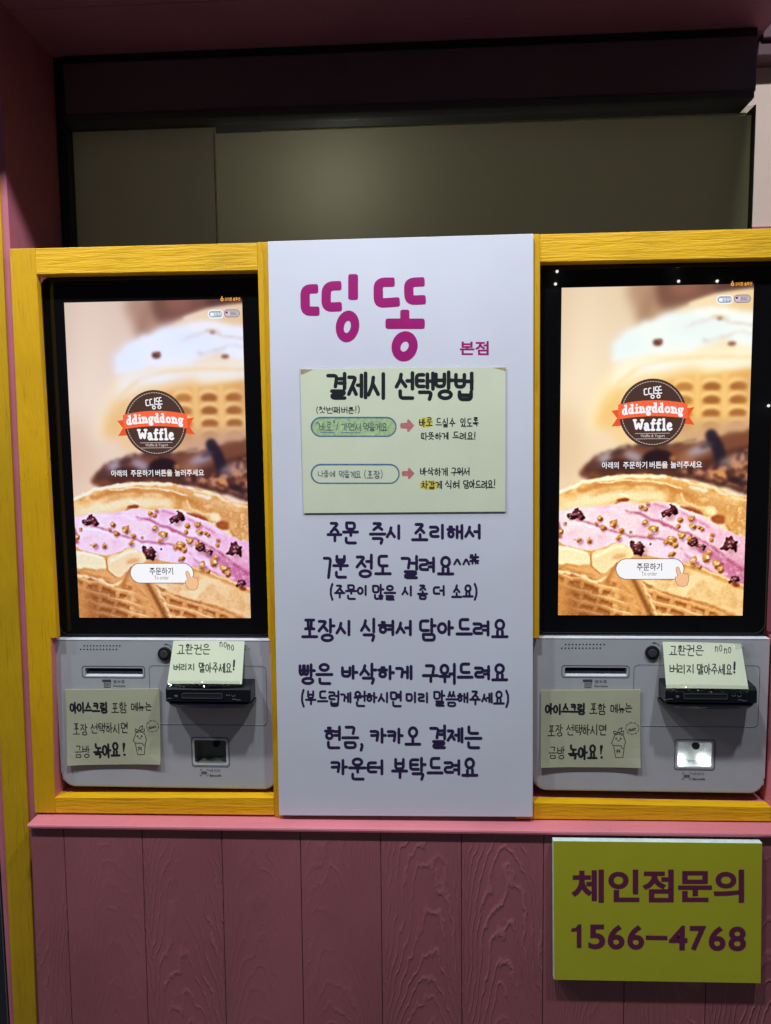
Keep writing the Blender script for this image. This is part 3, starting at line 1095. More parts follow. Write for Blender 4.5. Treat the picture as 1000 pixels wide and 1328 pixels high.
    over(mask([(500, 760), (620, 770), (720, 700), (790, 690), (790, 840), (640, 822), (520, 796)], 8) * blur(np.clip(-n1 * 4, 0, 1), 4), (74, 40, 34), .7)
    blob(630, 792, 12, 9, (214, 140, 72), 4)
    blob(690, 818, 40, 14, (58, 40, 44), 7, .9, .3)
    stroke([(400, 792), (520, 796), (640, 826), (740, 862)], 12, (74, 46, 40), 6, .8)
    # front waffle (drawn from an enlargement of its lower half)
    def q(pts):
        return [(113 + .63 * (x - 15), 738 + .627 * y) for x, y in pts]

    def qs(pts, w, c, soft=3, a=1., rough=0, rs=30):
        stroke(q(pts), w * .63, c, soft * .63, a, rough, rs)

    def qb(x, y, rx, ry, c, soft=6, a=1., ang=0):
        (x, y), = q([(x, y)])
        blob(x, y, rx * .63, ry * .63, c, soft * .63, a, ang)

    g_ = nz(34, 3)
    g3 = nz(13, 2)
    lip = mask(q([(-40, 205), (18, 172), (90, 132), (200, 106), (330, 90), (460, 85), (560, 95), (640, 120), (690, 122), (760, 136), (840, 166), (900, 200), (1020, 225), (1020, 420), (930, 388), (880, 366), (860, 312), (830, 292), (790, 302), (750, 292), (735, 272), (690, 252),
                  (640, 246), (610, 236), (560, 226), (520, 222), (470, 228), (420, 232), (380, 216), (320, 216), (250, 246), (150, 256), (70, 266), (-40, 300)]), 1.3, 6, 20)
    over(lip, (233, 180, 108))
    over(lip * np.clip(g_ * 2.2, 0, 1), (246, 208, 146), .8)
    over(lip * np.clip(-g_ * 2.0, 0, 1), (208, 140, 72), .6)
    shade = mask(q([(500, 130), (640, 150), (760, 175), (880, 225), (1020, 260), (1020, 430), (900, 370), (850, 300), (700, 255), (600, 200)]), 16, 8, 26) * lip
    over(shade, (208, 142, 74), .75)
    over(shade * np.clip(g3 * 2.2, 0, 1), (240, 190, 122), .8)
    pale = mask(q([(18, 250), (70, 215), (160, 190), (280, 175), (340, 165), (430, 172), (520, 180), (560, 205), (520, 222), (400, 222), (320, 212), (240, 240), (120, 250), (18, 275)]), 8, 10, 26) * lip
    over(pale, (250, 222, 172), .95)
    qs([(120, 168), (220, 140), (350, 130), (470, 136), (580, 158), (650, 185), (720, 205)], 25, (204, 132, 62), 7, .8, 9, 22)
    qs([(170, 190), (280, 166), (400, 158), (520, 170)], 10, (222, 158, 88), 6, .7, 8, 20)
    qs([(-20, 190), (60, 152), (140, 124), (240, 108), (350, 98), (460, 93), (550, 103)], 17, (252, 234, 196), 4, .95, 7, 20)
    qs([(210, 128), (330, 116), (460, 117), (570, 134), (640, 158)], 6, (250, 226, 178), 2.5, .8, 6, 16)
    qs([(600, 108), (660, 122), (720, 140), (800, 160), (870, 196)], 10, (246, 226, 196), 4, .75, 8, 18)
    qs([(690, 150), (760, 172)], 17, (250, 240, 226), 6, .8, 8, 18)
    qs([(900, 210), (980, 226)], 10, (246, 214, 160), 4, .8, 6, 18)
    qs([(330, 185), (360, 192), (372, 212)], 7, (252, 236, 206), 3, .9)
    qs([(640, 190), (660, 225), (720, 255), (770, 262)], 11, (246, 208, 146), 4, .8, 6, 18)
    qs([(840, 300), (868, 330), (885, 370), (930, 392)], 14, (196, 126, 62), 5, .8, 8, 18)
    qb(344, 217, 34, 11, (168, 84, 38), 4, .95, -.1)
    qb(318, 236, 16, 13, (200, 122, 60), 5, .9)
    qb(702, 275, 52, 17, (176, 88, 46), 5, .95, .35)
    qb(650, 258, 18, 9, (186, 104, 56), 4, .8, .3)
    qb(832, 318, 40, 24, (172, 88, 46), 5, .95, .2)
    qb(790, 275, 30, 22, (250, 222, 170), 6, .9, .4)
    qb(880, 320, 18, 30, (228, 168, 98), 6, .8, .2)
    # ice cream
    ice = mask(q([(-40, 285), (70, 268), (150, 258), (250, 248), (320, 236), (345, 228), (420, 240), (470, 238), (520, 232), (610, 240), (650, 262), (730, 292), (800, 335), (860, 372), (930, 400), (1020, 450), (1020, 700), (940, 655), (890, 620), (800, 580), (720, 540), (660, 545), (600, 520),
                  (480, 500), (400, 470), (320, 440), (200, 470), (150, 470), (-40, 440)]), 1.3, 4, 18)
    over(ice, (240, 204, 214))
    over(ice * np.clip((X - 500) / 330 + (Y - 1000) / 240, 0, 1), (216, 138, 168), .75)
    deep = mask(q([(700, 440), (780, 460), (880, 520), (1020, 600), (1020, 720), (900, 630), (820, 560)]), 9) * ice
    over(deep, (196, 100, 138), .8)
    for pts, w, c, a_ in (([(60, 282), (180, 268), (320, 280), (460, 322), (580, 372), (700, 420)], 46, (240, 206, 218), .9),
                          ([(40, 352), (110, 338), (210, 362), (320, 398), (400, 424)], 36, (240, 208, 222), .9),
                          ([(500, 424), (620, 452), (720, 505), (860, 600)], 40, (240, 192, 208), .9),
                          ([(470, 250), (600, 276), (720, 330), (840, 396), (960, 470)], 34, (234, 174, 196), .85),
                          ([(430, 418), (520, 452), (600, 492)], 30, (240, 204, 228), .85),
                          ([(110, 318), (200, 344), (290, 372), (390, 402), (500, 414), (600, 436)], 11, (184, 100, 126), .9),
                          ([(360, 272), (470, 304), (570, 352), (680, 392), (760, 430), (850, 492), (960, 580)], 13, (184, 86, 120), .9),
                          ([(500, 236), (580, 262), (680, 300), (780, 356)], 8, (200, 114, 146), .85),
                          ([(640, 470), (720, 540), (830, 616)], 9, (200, 110, 146), .85),
                          ([(170, 262), (300, 268), (400, 290)], 8, (250, 228, 240), .8),
                          ([(60, 340), (120, 330), (200, 352)], 8, (252, 234, 246), .85),
                          ([(520, 426), (640, 464), (740, 522)], 7, (252, 224, 240), .8)):
        qs(pts, w, c, 8 if w > 20 else 5, a_, 8, 34)
    over(ice * np.clip(nz(11, 2) * 2.0, 0, 1), (250, 224, 240), .28)
    over(ice * np.clip(-nz(40, 2) * 1.6, 0, 1), (206, 140, 186), .3)
    qs([(14, 330), (22, 410)], 16, (176, 74, 60), 5, .8, 8, 14)
    # body of the front waffle with its lattice of pockets
    low = mask(q([(-40, 445), (60, 452), (165, 478), (200, 480), (260, 462), (300, 440), (350, 446), (400, 480), (480, 505), (600, 530), (660, 545), (760, 578), (860, 612), (960, 660), (1040, 690), (1040, 900), (-40, 900)]), 1.3, 5, 18)
    over(low, (226, 166, 96))
    QX, QY = (X - 113) / .63 + 15, (Y - 738) / .627
    wob = nz(50, 2) * 16
    fa = ((QY - .30 * QX + wob) / 54) % 1 - .5
    fb = ((QX + .22 * QY + wob) / 96) % 1 - .5
    pocket_ = blur(((np.abs(fa) < .31) & (np.abs(fb) < .37)).astype(float), 2.2)
    rim_ = blur(((fa > .28) & (fa < .44)).astype(float), 2.0)
    cells = mask(q([(-40, 575), (60, 585), (160, 610), (230, 640), (300, 640), (350, 650), (430, 760), (480, 900), (-40, 900)]), 4, 6, 20)
    cells2 = mask(q([(452, 640), (520, 660), (580, 700), (680, 735), (780, 770), (860, 830), (860, 900), (540, 900), (490, 740)]), 4, 6, 20)
    over(cells, (214, 148, 80))
    over(cells2, (218, 152, 84))
    both = np.maximum(cells, cells2)
    over(both * pocket_, (158, 88, 40), .82)
    over(both * pocket_ * np.clip((fa + .1) * 4, 0, 1), (206, 134, 66), .8)
    over(both * rim_, (248, 206, 140), .75)
    over(both * np.clip(nz(16, 2) * 2.2, 0, 1), (242, 192, 120), .5)
    qs([(-20, 578), (60, 590), (150, 616), (215, 640), (262, 622), (300, 560)], 11, (250, 220, 168), 4, .9, 7, 18)
    qs([(-20, 562), (60, 570), (150, 598), (205, 612)], 9, (200, 126, 62), 5, .8, 6, 18)
    qs([(312, 540), (292, 590), (270, 640)], 26, (190, 112, 52), 8, .8)
    qs([(318, 600), (360, 690), (420, 800)], 44, (222, 154, 84), 10, .85)
    over(mask(q([(-40, 620), (40, 640), (90, 690), (110, 900), (-40, 900)]), 9), (202, 132, 66), .85)
    over(mask(q([(80, 620), (150, 650), (220, 700), (300, 830), (330, 900), (90, 900)]), 16), (140, 76, 38), .5)
    qs([(395, 620), (440, 700), (505, 830)], 30, (134, 72, 32), 8, .8)
    qs([(372, 610), (415, 700), (470, 830)], 24, (216, 146, 74), 7, .85)
    qs([(450, 640), (490, 720), (530, 830)], 10, (246, 208, 146), 4, .9, 6, 18)
    # pale batter lips left of the button, and the smooth band at right
    over(mask(q([(-40, 455), (60, 458), (150, 476), (182, 505), (176, 545), (130, 560), (60, 548), (-40, 545)]), 2.2, 6, 18), (248, 222, 174))
    qs([(-20, 462), (80, 468), (160, 490)], 9, (255, 244, 220), 4, .9)
    qs([(-20, 548), (90, 556), (170, 552)], 9, (206, 138, 70), 5, .8, 6, 18)
    over(mask(q([(186, 520), (200, 482), (258, 464), (304, 438), (356, 448), (405, 492), (380, 520), (318, 532), (294, 566), (256, 596), (206, 575)]), 2, 6, 18), (244, 212, 158))
    qs([(206, 510), (250, 480), (310, 456), (350, 462)], 14, (255, 240, 210), 6, .85, 6, 18)
    qs([(182, 500), (188, 560), (230, 596)], 6, (190, 118, 58), 3, .8)
    qb(330, 508, 40, 14, (214, 150, 84), 8, .7, -.2)
    band = mask(q([(440, 620), (520, 626), (600, 640), (660, 560), (700, 548), (800, 590), (900, 635), (1040, 690), (1040, 840), (900, 790), (760, 745), (640, 720), (560, 690), (480, 650)]), 3, 5, 20)
    over(band, (236, 194, 130))
    over(band * np.clip(nz(60, 2) * 2, 0, 1), (250, 220, 168), .7)
    over(band * np.clip(-g_ * 2, 0, 1), (216, 160, 92), .5)
    qs([(670, 552), (760, 582), (860, 626), (960, 672)], 26, (216, 148, 74), 6, .8, 7, 18)
    qs([(660, 545), (740, 566), (850, 612), (960, 660)], 7, (250, 216, 160), 3, .8, 5, 16)
    qs([(560, 690), (620, 716), (740, 745), (860, 790), (960, 830)], 10, (186, 112, 52), 5, .75, 8, 18)
    qb(930, 655, 22, 12, (160, 60, 40), 4, .8, .4)

    rgh = nz(16, 2)

    def rock(x, y, r, dark, mid, hi):
        ph = rng.uniform(0, 6.28, 4)
        a = np.arctan2(Y - y, X - x)
        rad = np.hypot(X - x, (Y - y) * 1.1)
        rr_ = r * (1 + .07 * np.sin(2 * a + ph[0]) + .05 * np.sin(5 * a + ph[1]) + .05 * np.sin(9 * a + ph[2]) + rgh * 1.1)
        m_ = blur((rad < rr_).astype(float), 1.3)
        over(blur((np.hypot(X - x - r * .3, Y - y - r * .55) < r * .95).astype(float), r * .3), (120, 50, 60), .4)
        over(m_, mid)
        over(m_ * blur(((X - x) + (Y - y) * 1.4 > r * .35).astype(float), r * .25), dark, .85)
        for _ in range(3 if r < 14 else 7):
            ax, ay = x + rng.uniform(-.62, .5) * r, y + rng.uniform(-.65, .45) * r
            s_ = r * rng.uniform(.08, .26 if r < 16 else .17)
            over(m_ * blur((np.hypot((X - ax) * .8, Y - ay) < s_).astype(float), 1.2), hi, rng.uniform(.35, .85))

    for x, y, r in ((170, 916, 17), (468, 912, 19), (374, 1026, 23), (548, 1010, 17), (668, 1016, 22), (684, 1134, 14), (574, 1026, 15), (150, 924, 11), (186, 928, 9)):
        rock(x, y, r, (62, 30, 36), (112, 58, 62), (196, 140, 140))
    for x, y, r in ((245, 933, 10), (292, 950, 13), (256, 963, 10), (180, 1001, 12), (213, 1003, 11), (308, 996, 11), (392, 945, 12), (421, 968, 14), (410, 986, 11), (505, 938, 9), (541, 934, 12), (545, 958, 11),
                    (480, 1004, 16), (512, 990, 13), (576, 968, 8), (608, 986, 9), (550, 1075, 14), (628, 1080, 15), (592, 1062, 14), (478, 1050, 10), (378, 896, 10), (400, 886, 8), (392, 902, 8), (318, 970, 9),
                    (566, 962, 6), (492, 1020, 8), (460, 1012, 8), (606, 1004, 7), (640, 1098, 10), (570, 1090, 8), (120, 975, 8), (132, 948, 7), (535, 1000, 9), (498, 960, 7), (235, 948, 7), (346, 976, 6), (602, 1044, 9)):
        rock(x, y, r, (150, 84, 32), (214, 150, 84), (252, 222, 170))
    # grain of the crust
    im += (nz(5, 2) * 9)[..., None] * (np.clip((Y - 800) / 60, 0, 1))[..., None]
    im += (.75 * (im - blur(im, 5)) + .12 * (im - blur(im, 22))) * np.clip((Y - 780) / 40, 0, 1)[..., None]
    im = im * .9 + im.mean(2, keepdims=True) * .1
    im = 255 * np.clip(im / 255, 0, 1) ** .93
    im = 150 + (im - 150) * 1.16 + 6
    return np.clip(im, 0, 255)


PIC = paint_picture()
SW, SH = .299, .5316


def screen_material(name, gain):
    m, nt, b = base_mat(name)
    at = N(nt, 'Attribute')
    at.attribute_name = 'picture'
    c = N(nt, 'Mix', data_type='RGBA', blend_type='MULTIPLY')
    c.inputs[0].default_value = 1
    nt.links.new(at.outputs['Color'], c.inputs[6])
    c.inputs[7].default_value = (*gain, 1)
    b.inputs['Base Color'].default_value = (.004, .004, .004, 1)
    b.inputs['Roughness'].default_value = .10
    b.inputs['Specular IOR Level'].default_value = .3
    nt.links.new(c.outputs[2], b.inputs['Emission Color'])
    b.inputs['Emission Strength'].default_value = 1.0
    return m


M['screen_cool'] = screen_material('lit_screen_cool', (.88, .86, 1.02))
M['screen_warm'] = screen_material('lit_screen_warm', (1.0, .99, .93))


def screen_mesh():
    me = bpy.data.meshes.new('screen')
    gx, gz = np.meshgrid(np.linspace(0, SW, PW + 1), np.linspace(SH, 0, PH + 1))
    co = np.stack([gx.ravel(), np.zeros(gx.size), gz.ravel()], 1)
    idx = np.arange(gx.size).reshape(PH + 1, PW + 1)
    f = np.stack([idx[1:, :-1], idx[1:, 1:], idx[:-1, 1:], idx[:-1, :-1]], -1).reshape(-1, 4)
    me.vertices.add(len(co))
    me.vertices.foreach_set('co', co.ravel())
    me.loops.add(f.size)
    me.loops.foreach_set('vertex_index', f.ravel())
    me.polygons.add(len(f))
    me.polygons.foreach_set('loop_start', np.arange(0, f.size, 4))
    p = np.pad(PIC, ((0, 1), (0, 1), (0, 0)), mode='edge') / 255
    lin = np.where(p <= .04045, p / 12.92, ((p + .055) / 1.055) ** 2.4)
    a = me.attributes.new('picture', 'FLOAT_COLOR', 'POINT')
    a.data.foreach_set('color', np.concatenate([lin.reshape(-1, 3), np.ones((len(co), 1))], 1).ravel())
    me.update()
    me.validate()
    return me


# ------------------------------------------------------------------ ordering kiosk
YK = -.010                                  # front of the silver lower panel
kiosk = thing('ordering_kiosk', 'left ordering kiosk in yellow frame, its barcode window dark', 'kiosk', (.1495, .05, -.30 + Z0), 'self-ordering kiosks')
KO = ORG[kiosk.name]

k = MB()
k.box(-.030, .328, .0125, .13, -.290, .560, .004)
k.build('body', M['black_plastic'], kiosk)
k = MB()
outl = rrect(-.0408, .3392, -.0340, .5735, .018, 7, (0, 0, 1, 1))
k.prism(outl, .0012, .012, .0012)
bez = k.build('bezel', M['bezel'], kiosk)
k = MB()
ring(k, rrect(-.0378, .3362, -.030, .5710, .017, 7, (1, 1, 1, 1)), rrect(-.0370, .3354, -.0292, .5702, .0165, 7, (1, 1, 1, 1)), .0007, .0014)
k.build('seam_line', M['bezel_line'], bez)

# the screen
me = screen_mesh()
me.materials.append(M['screen_cool'])
scr = bpy.data.objects.new('screen', me)
COL.objects.link(scr)
scr.parent = kiosk
scr.location = Vector((0, 0, Z0)) - KO
ORG[scr.name] = Vector((0, 0, Z0))


def zs(x, y, h=0.):
    """enlarged-photo drawing space of the right screen -> screen surface"""
    t_ = (y - 203) / 1046
    u = (x - (118 - 12 * t_)) / (615 - 24 * t_)
    return (u * SW, -h, (1 - t_) * SH + Z0)


UI = {n: glow('screen_' + n, s2l(c)) for n, c in dict(
    white=(246, 246, 250), brown=(74, 48, 40), ribbon=(250, 102, 58), tail=(236, 84, 36), dark=(40, 34, 36), grey=(120, 118, 120),
    orange=(255, 172, 70), pill=(150, 168, 184), peach=(246, 190, 142), red_line=(110, 70, 60), offwhite=(206, 190, 184), pillgrey=(188, 180, 190), navy=(60, 40, 110), rose=(232, 190, 210)).items()}


def ui(name, mat, h):
    i = Ink(zs, h)
    i.fin = lambda: i.build(name, UI[mat], scr)
    return i


def ell(cx, cy, rx, ry, n=48):
    return [(cx + rx * math.cos(-2 * math.pi * q / n), cy + ry * math.sin(-2 * math.pi * q / n)) for q in range(n)]


def stadium(x0, x1, y0, y1, n=10):
    r = (y1 - y0) / 2
    return [(x1 - r + r * math.cos(a), (y0 + y1) / 2 + r * math.sin(a)) for a in np.linspace(math.pi / 2, -math.pi / 2, n)] + \
           [(x0 + r + r * math.cos(a), (y0 + y1) / 2 + r * math.sin(a)) for a in np.linspace(-math.pi / 2, -3 * math.pi / 2, n)]


LX, LY = 411, 597
i = ui('ribbon_tail', 'tail', .0003)
i.fill([(279, 588), (312, 584), (312, 612), (297, 612)])
i.fill([(297, 612), (312, 612), (312, 636), (279, 638)])
i.fin()
i = ui('ribbon_tail', 'tail', .0003)
i.fill([(512, 584), (545, 580), (527, 608), (512, 608)])
i.fill([(512, 608), (527, 608), (545, 636), (512, 632)])
i.fin()
i = ui('logo_disc', 'brown', .0005)
i.fill(ell(LX, LY, 108, 108))
i.fin()
i = ui('logo_stitch_ring', 'offwhite', .0007)
for q in range(72):
    a0, a1 = 2 * math.pi * q / 72, 2 * math.pi * (q + .55) / 72
    i.ribbon([(LX + 99 * math.cos(a0), LY + 99 * math.sin(a0)), (LX + 99 * math.cos(a1), LY + 99 * math.sin(a1))], 2.0)
i.fin()
i = ui('lettering', 'offwhite', .0007)
i.ribbon([(355, 661), (465, 661)], 1.6)
i.ribbon([(358, 678), (462, 678)], 1.6)
i.font('Waffle & Yogurt', 372, 450, 664, 676, .01)
i.fin()
i = ui('ribbon', 'ribbon', .0011)
xs_ = np.linspace(300, 522, 13)
i.fill([(x, 616 - 9 * (1 - ((x - 411) / 111) ** 2)) for x in xs_] + [(x, 569 - 12 * (1 - ((x - 411) / 111) ** 2)) for x in xs_[::-1]])
i.fin()
i = ui('lettering', 'white', .0018)
# brand lettering in fat rounded slab strokes
sub = Ink(lambda x, y, h=0: zs(x, y - 9 * (1 - ((x - 411) / 111) ** 2), h), .0018)
sub.word('ddiNgddONg', 314, 508, 576, 603, 6.6, 0)
i.mb.add(sub.mb.v, sub.mb.f)
i.fin()
i = ui('lettering', 'white', .0018)
i.word('Waffle', 350, 473, 617, 651, 7.2, 0)
i.fin()
i = ui('lettering', 'white', .0018)
for st in ([(391, 521), (383, 522), (384, 540), (394, 539)], [(404, 519), (397, 520), (398, 538), (408, 537)], [(414, 516), (414, 536)], circ(410, 546, 5, 5, 10),
           [(426, 515), (419, 516), (419, 527), (427, 526)], [(436, 514), (430, 515), (430, 526), (438, 525)], [(428, 528), (428, 535)], [(418, 536), (439, 535)], circ(429, 545, 5, 5, 10)):
    i.ribbon(st, 3.6)
i.fin()
i = ui('lettering', 'white', .0010)
for s0, x0, x1 in (('아래의', 248, 302), ('주문하기', 316, 393), ('버튼을', 401, 459), ('눌러주세요', 468, 568)):
    i.font(s0, x0, x1, 750, 772, .012)
i.fin()
i = ui('maker_mark', 'orange', .0004)
i.ribbon(circ(665, 204, 4, 4, 12), 3.2)
i.ribbon([(665, 198), (665, 195)], 3)
i.font('오더퀸 솔루션', 674, 727, 198, 209, .02)
i.fin()
i = ui('language_button', 'pill', .0004)
i.fill(stadium(614, 667, 237, 263))
i.fin()
i = ui('language_button', 'pillgrey', .0004)
i.fill(stadium(669, 723, 236, 261))
i.fin()
i = ui('button_outline', 'white', .0006)
i.ribbon(stadium(615, 666, 238, 262) + ['closed'], 4)
i.font('한국어', 636, 662, 244, 256, .02)
i.fill([(622, 256), (634, 256), (634, 245), (622, 245)])
i.fin()
i = ui('button_outline', 'grey', .0006)
i.ribbon(stadium(670, 722, 237, 260) + ['closed'], 2)
i.font('ENG', 692, 710, 243, 254, .01)
i.fin()
i = ui('flag_icon', 'rose', .0005)
i.fill([(675, 254), (689, 254), (689, 243), (675, 243)])
i.fin()
i = ui('flag_icon', 'navy', .0010)
i.fill([(675, 249), (682, 249), (682, 243), (675, 243)])
i.fin()
i = ui('order_button', 'white', .0004)
i.fill(stadium(293, 511, 1063, 1130, 14))
i.fin()
i = ui('button_outline', 'red_line', .0006)
i.ribbon(stadium(293, 511, 1063, 1130, 14) + ['closed'], 2.2)
i.fin()
i = ui('lettering', 'dark', .0007)
i.font('주문하기', 360, 441, 1077, 1102, .012)
i.fin()
i = ui('lettering', 'grey', .0007)
i.font('To order', 375, 425, 1105, 1118, .0)
i.fin()
i = ui('hand_icon', 'peach', .0011)
hand = [(492, 1150), (483, 1136), (482, 1122), (490, 1120), (485, 1098), (486, 1090), (493, 1089), (497, 1098), (501, 1112), (508, 1108), (513, 1112), (520, 1111), (525, 1118), (526, 1134), (520, 1150), (506, 1154)]
i.fill(hand[::-1])
i.fin()
i = ui('hand_outline', 'red_line', .0014)
i.ribbon(hand + ['closed'], 1.4)
i.fin()

# silver lower panel, with its real openings
FP = zoomP(70, 820, 7.143, YK)              # drawing space: enlarged left panel
F2 = zoomP(190, 820, 5.556, YK)


def fx(P, x0, y0, x1, y1):
    a, b_ = P(x0, y1), P(x1, y0)
    return a[0], b_[0], a[2] - Z0, b_[2] - Z0


slot = fx(FP, 262, 312, 842, 420)
slot_in = fx(FP, 290, 333, 822, 405)
scan = fx(F2, 328, 758, 595, 968)
scan_in = fx(F2, 350, 778, 572, 943)
plate_out = rrect(-.0412, .3395, -.2990, -.0372, .024, 8, (1, 1, 0, 0))


def plate_with_holes(outer, holes, y0, y1, mats_name):
    bm = bmesh.new()
    loops = []
    for lp in [outer] + holes:
        vs = [bm.verts.new((x, y0, z + Z0)) for x, z in lp]
        es = [bm.edges.new((vs[q], vs[(q + 1) % len(vs)])) for q in range(len(vs))]
        loops.append((vs, es))
    bmesh.ops.triangle_fill(bm, use_beauty=True, use_dissolve=False, edges=[e for _, es in loops for e in es], normal=(0, -1, 0))
    for f in bm.faces:
        if f.normal.y > 0:
            f.normal_flip()
    for n_, (vs, es) in enumerate(loops):
        back = [bm.verts.new((v.co.x, y1, v.co.z)) for v in vs]
        for q in range(len(vs)):
            r_ = (q + 1) % len(vs)
            bm.faces.new((vs[r_], vs[q], back[q], back[r_]))
    return bm


k = MB()
bmp_ = plate_with_holes(plate_out, [rrect(*slot_in, .0025, 3), rrect(*scan_in, .003, 3)], YK, .006, '')
on_rim = lambda v: abs(v.co.y - YK) < 1e-6 and min((Vector((v.co.x, v.co.z - Z0)) - Vector(q)).length for q in plate_out) < 1e-6
rim = [e for e in bmp_.edges if len(e.link_faces) == 2 and on_rim(e.verts[0]) and on_rim(e.verts[1]) and any(abs(f.normal.y) < .3 for f in e.link_faces)]
bmp_.normal_update()
rim = [e for e in bmp_.edges if len(e.link_faces) == 2 and on_rim(e.verts[0]) and on_rim(e.verts[1]) and any(abs(f.normal.y) < .3 for f in e.link_faces) and max(e.verts[0].co.z, e.verts[1].co.z) - Z0 < -.05]
bmesh.ops.bevel(bmp_, geom=rim, offset=.0035, segments=4, affect='EDGES', profile=.5)
k.bm(bmp_)
plate = k.build('lower_panel', M['silver'], kiosk)
k = MB()
k.box(-.0408, .3391, YK - .0006, .004, -.0371, -.0352, .0004)
k.build('top_edge', plain('bright_panel_edge', (.80, .82, .86), .3), plate)

# seams, slot, pocket
k = MB()
for a, w in ((slot, .0012), (scan, .0014)):
    ring(k, rrect(a[0], a[1], a[2], a[3], .005, 5), rrect(a[0] + w, a[1] - w, a[2] + w, a[3] - w, .0045, 5), YK - .0004, YK + .001)
a = fx(F2, 33, 242, 862, 665)
ring(k, rrect(*a, .008, 5), rrect(a[0] + .0009, a[1] - .0009, a[2] + .0009, a[3] - .0009, .0075, 5), YK - .0003, YK + .001)
k.build('panel_seam', plain('panel_seam_grey', (.13, .13, .14), .6), plate)
k = MB()
ring(k, rrect(a[0] + .0012, a[1] - .0012, a[2] + .0012, a[3] - .0012, .0073, 5), rrect(a[0] + .0017, a[1] - .0017, a[2] + .0017, a[3] - .0017, .007, 5), YK - .0003, YK + .001)
k.build('panel_highlight', M['silver_lip'], plate)

k = MB()
x0, x1, z0, z1 = slot_in
k.add([(x0, YK, z0 + Z0), (x1, YK, z0 + Z0), (x1, YK + .012, z0 + .0052 + Z0), (x0, YK + .012, z0 + .0052 + Z0)], [(0, 1, 2, 3)], 0)
k.add([(x0, YK + .0125, z0 + Z0), (x1, YK + .0125, z0 + Z0), (x1, YK + .0125, z1 + Z0), (x0, YK + .0125, z1 + Z0)], [(0, 1, 2, 3)], 1)
rs = k.build('receipt_slot', [M['silver_lip'], M['hole']], kiosk)

k = MB()
for row, (xa, ya) in enumerate(((281, 125), (250, 158))):
    for n_ in range(12):
        c = FP(xa + n_ * 30, ya)
        vs = [(c[0] + .00135 * math.cos(2 * math.pi * q / 10), YK - .0003, c[2] + .00135 * math.sin(2 * math.pi * q / 10)) for q in range(10)]
        k.add(vs, [tuple(range(10))], 0)
        vs = [(c[0] + .0010 * math.cos(2 * math.pi * q / 10) + .0006, YK - .0002, c[2] - .0016 + .0008 * math.sin(2 * math.pi * q / 10)) for q in range(10)]
        k.add(vs, [tuple(range(10))], 1)
k.build('speaker_grille', [M['hole'], M['silver_lip']], kiosk)
k = MB()
for zx, zy in ((716, 100), (740, 120), (716, 122)):
    c = F2(zx, zy)
    vs = [(c[0] + .0009 * math.cos(2 * math.pi * q / 10), YK - .0003, c[2] + .0009 * math.sin(2 * math.pi * q / 10)) for q in range(10)]
    k.add(vs, [tuple(range(10))], 0)
k.build('microphone_hole', M['hole'], kiosk)


def cyl(mb, cx, cz, r, y0, y1, n=28, mi=0, bev=0):
    mb.prism([(cx + r * math.cos(2 * math.pi * q / n), cz + r * math.sin(2 * math.pi * q / n)) for q in range(n)], y0, y1, bev, mi)


c = F2(133, 153)
lx, lz = c[0], c[2] - Z0
k = MB()
cyl(k, lx, lz, .0118, YK - .0035, YK + .002, 32, 0, .001)
lock = k.build('lock', M['black_plastic'], kiosk)
k = MB()
cyl(k, lx - .0004, lz, .0070, YK - .0055, YK - .0030, 28, 0, .001)
k.box(lx - .0009, lx + .0009, YK - .0061, YK - .0050, lz - .0036, lz + .0036)
k.build('lock_core', [plain('lock_core_grey', (.05, .05, .055), .3, .1, 50)], lock)

k = MB()
x0, x1, z0, z1 = scan_in
dpt = .016
i_ = .0055
f4 = [(x0, z0), (x1, z0), (x1, z1), (x0, z1)]
b4 = [(x0 + i_, z0 + i_ * .8), (x1 - i_, z0 + i_ * .8), (x1 - i_, z1 - i_ * .4), (x0 + i_, z1 - i_ * .4)]
vs = [(x, YK + .001, z + Z0) for x, z in f4] + [(x, YK + dpt, z + Z0) for x, z in b4]
k.add(vs, [(0, 1, 5, 4), (1, 2, 6, 5), (2, 3, 7, 6), (3, 0, 4, 7), (4, 5, 6, 7)])
pocket = k.build('barcode_scanner', M['cavity'], kiosk)
k = MB()
c = F2(487, 826)
cyl(k, c[0], c[2] - Z0, .0062, YK + dpt - .004, YK + dpt - .0005, 24, 0, .0008)
k.build('scanner_lens', M['hole'], pocket)
k = MB()
ring(k, rrect(x0 - .0030, x1 + .0030, z0 - .0030, z1 + .0030, .004, 4), rrect(x0, x1, z0, z1, .003, 4), YK - .0006, YK + .001)
k.build('scanner_rim', M['silver_lip'], pocket)

# legends
i = Ink(FP, .0004)
i.fill([(448, 437), (530, 437), (530, 458), (448, 458)][::-1])
i.ribbon([(468, 458), (468, 508), (522, 508), (522, 458)], 5)
for q in (470, 482, 494):
    i.ribbon([(476, q), (514, q)], 3.5)
i.font('영수증', 551, 655, 440, 470, .0)
i.font('Receipts', 551, 665, 487, 508, .012)
i.build('printed_legend', M['print'], plate)
i = Ink(F2, .0004)
for xa, ya, sx_, sy_ in ((388, 988, 1, 1), (446, 988, -1, 1), (388, 1032, 1, -1), (446, 1032, -1, -1)):
    i.ribbon([(xa + 12 * sx_, ya), (xa, ya), (xa, ya + 9 * sy_)], 3)
for q in range(398, 440, 6):
    i.ribbon([(q, 1002), (q, 1020)], 3.2 if q % 4 else 4.5)
i.font('바코드', 458, 535, 985, 1004, .0)
i.font('Barcode', 458, 540, 1022, 1038, .015)
i.build('printed_legend', M['print'], plate)
i = Ink(F2, .0004)
i.ribbon([(138, 87), (150, 86), (170, 94), (178, 110)], 3.4)
i.ribbon([(130, 90), (142, 80), (148, 92)], 4)
i.build('lock_arrow', M['print'], plate)

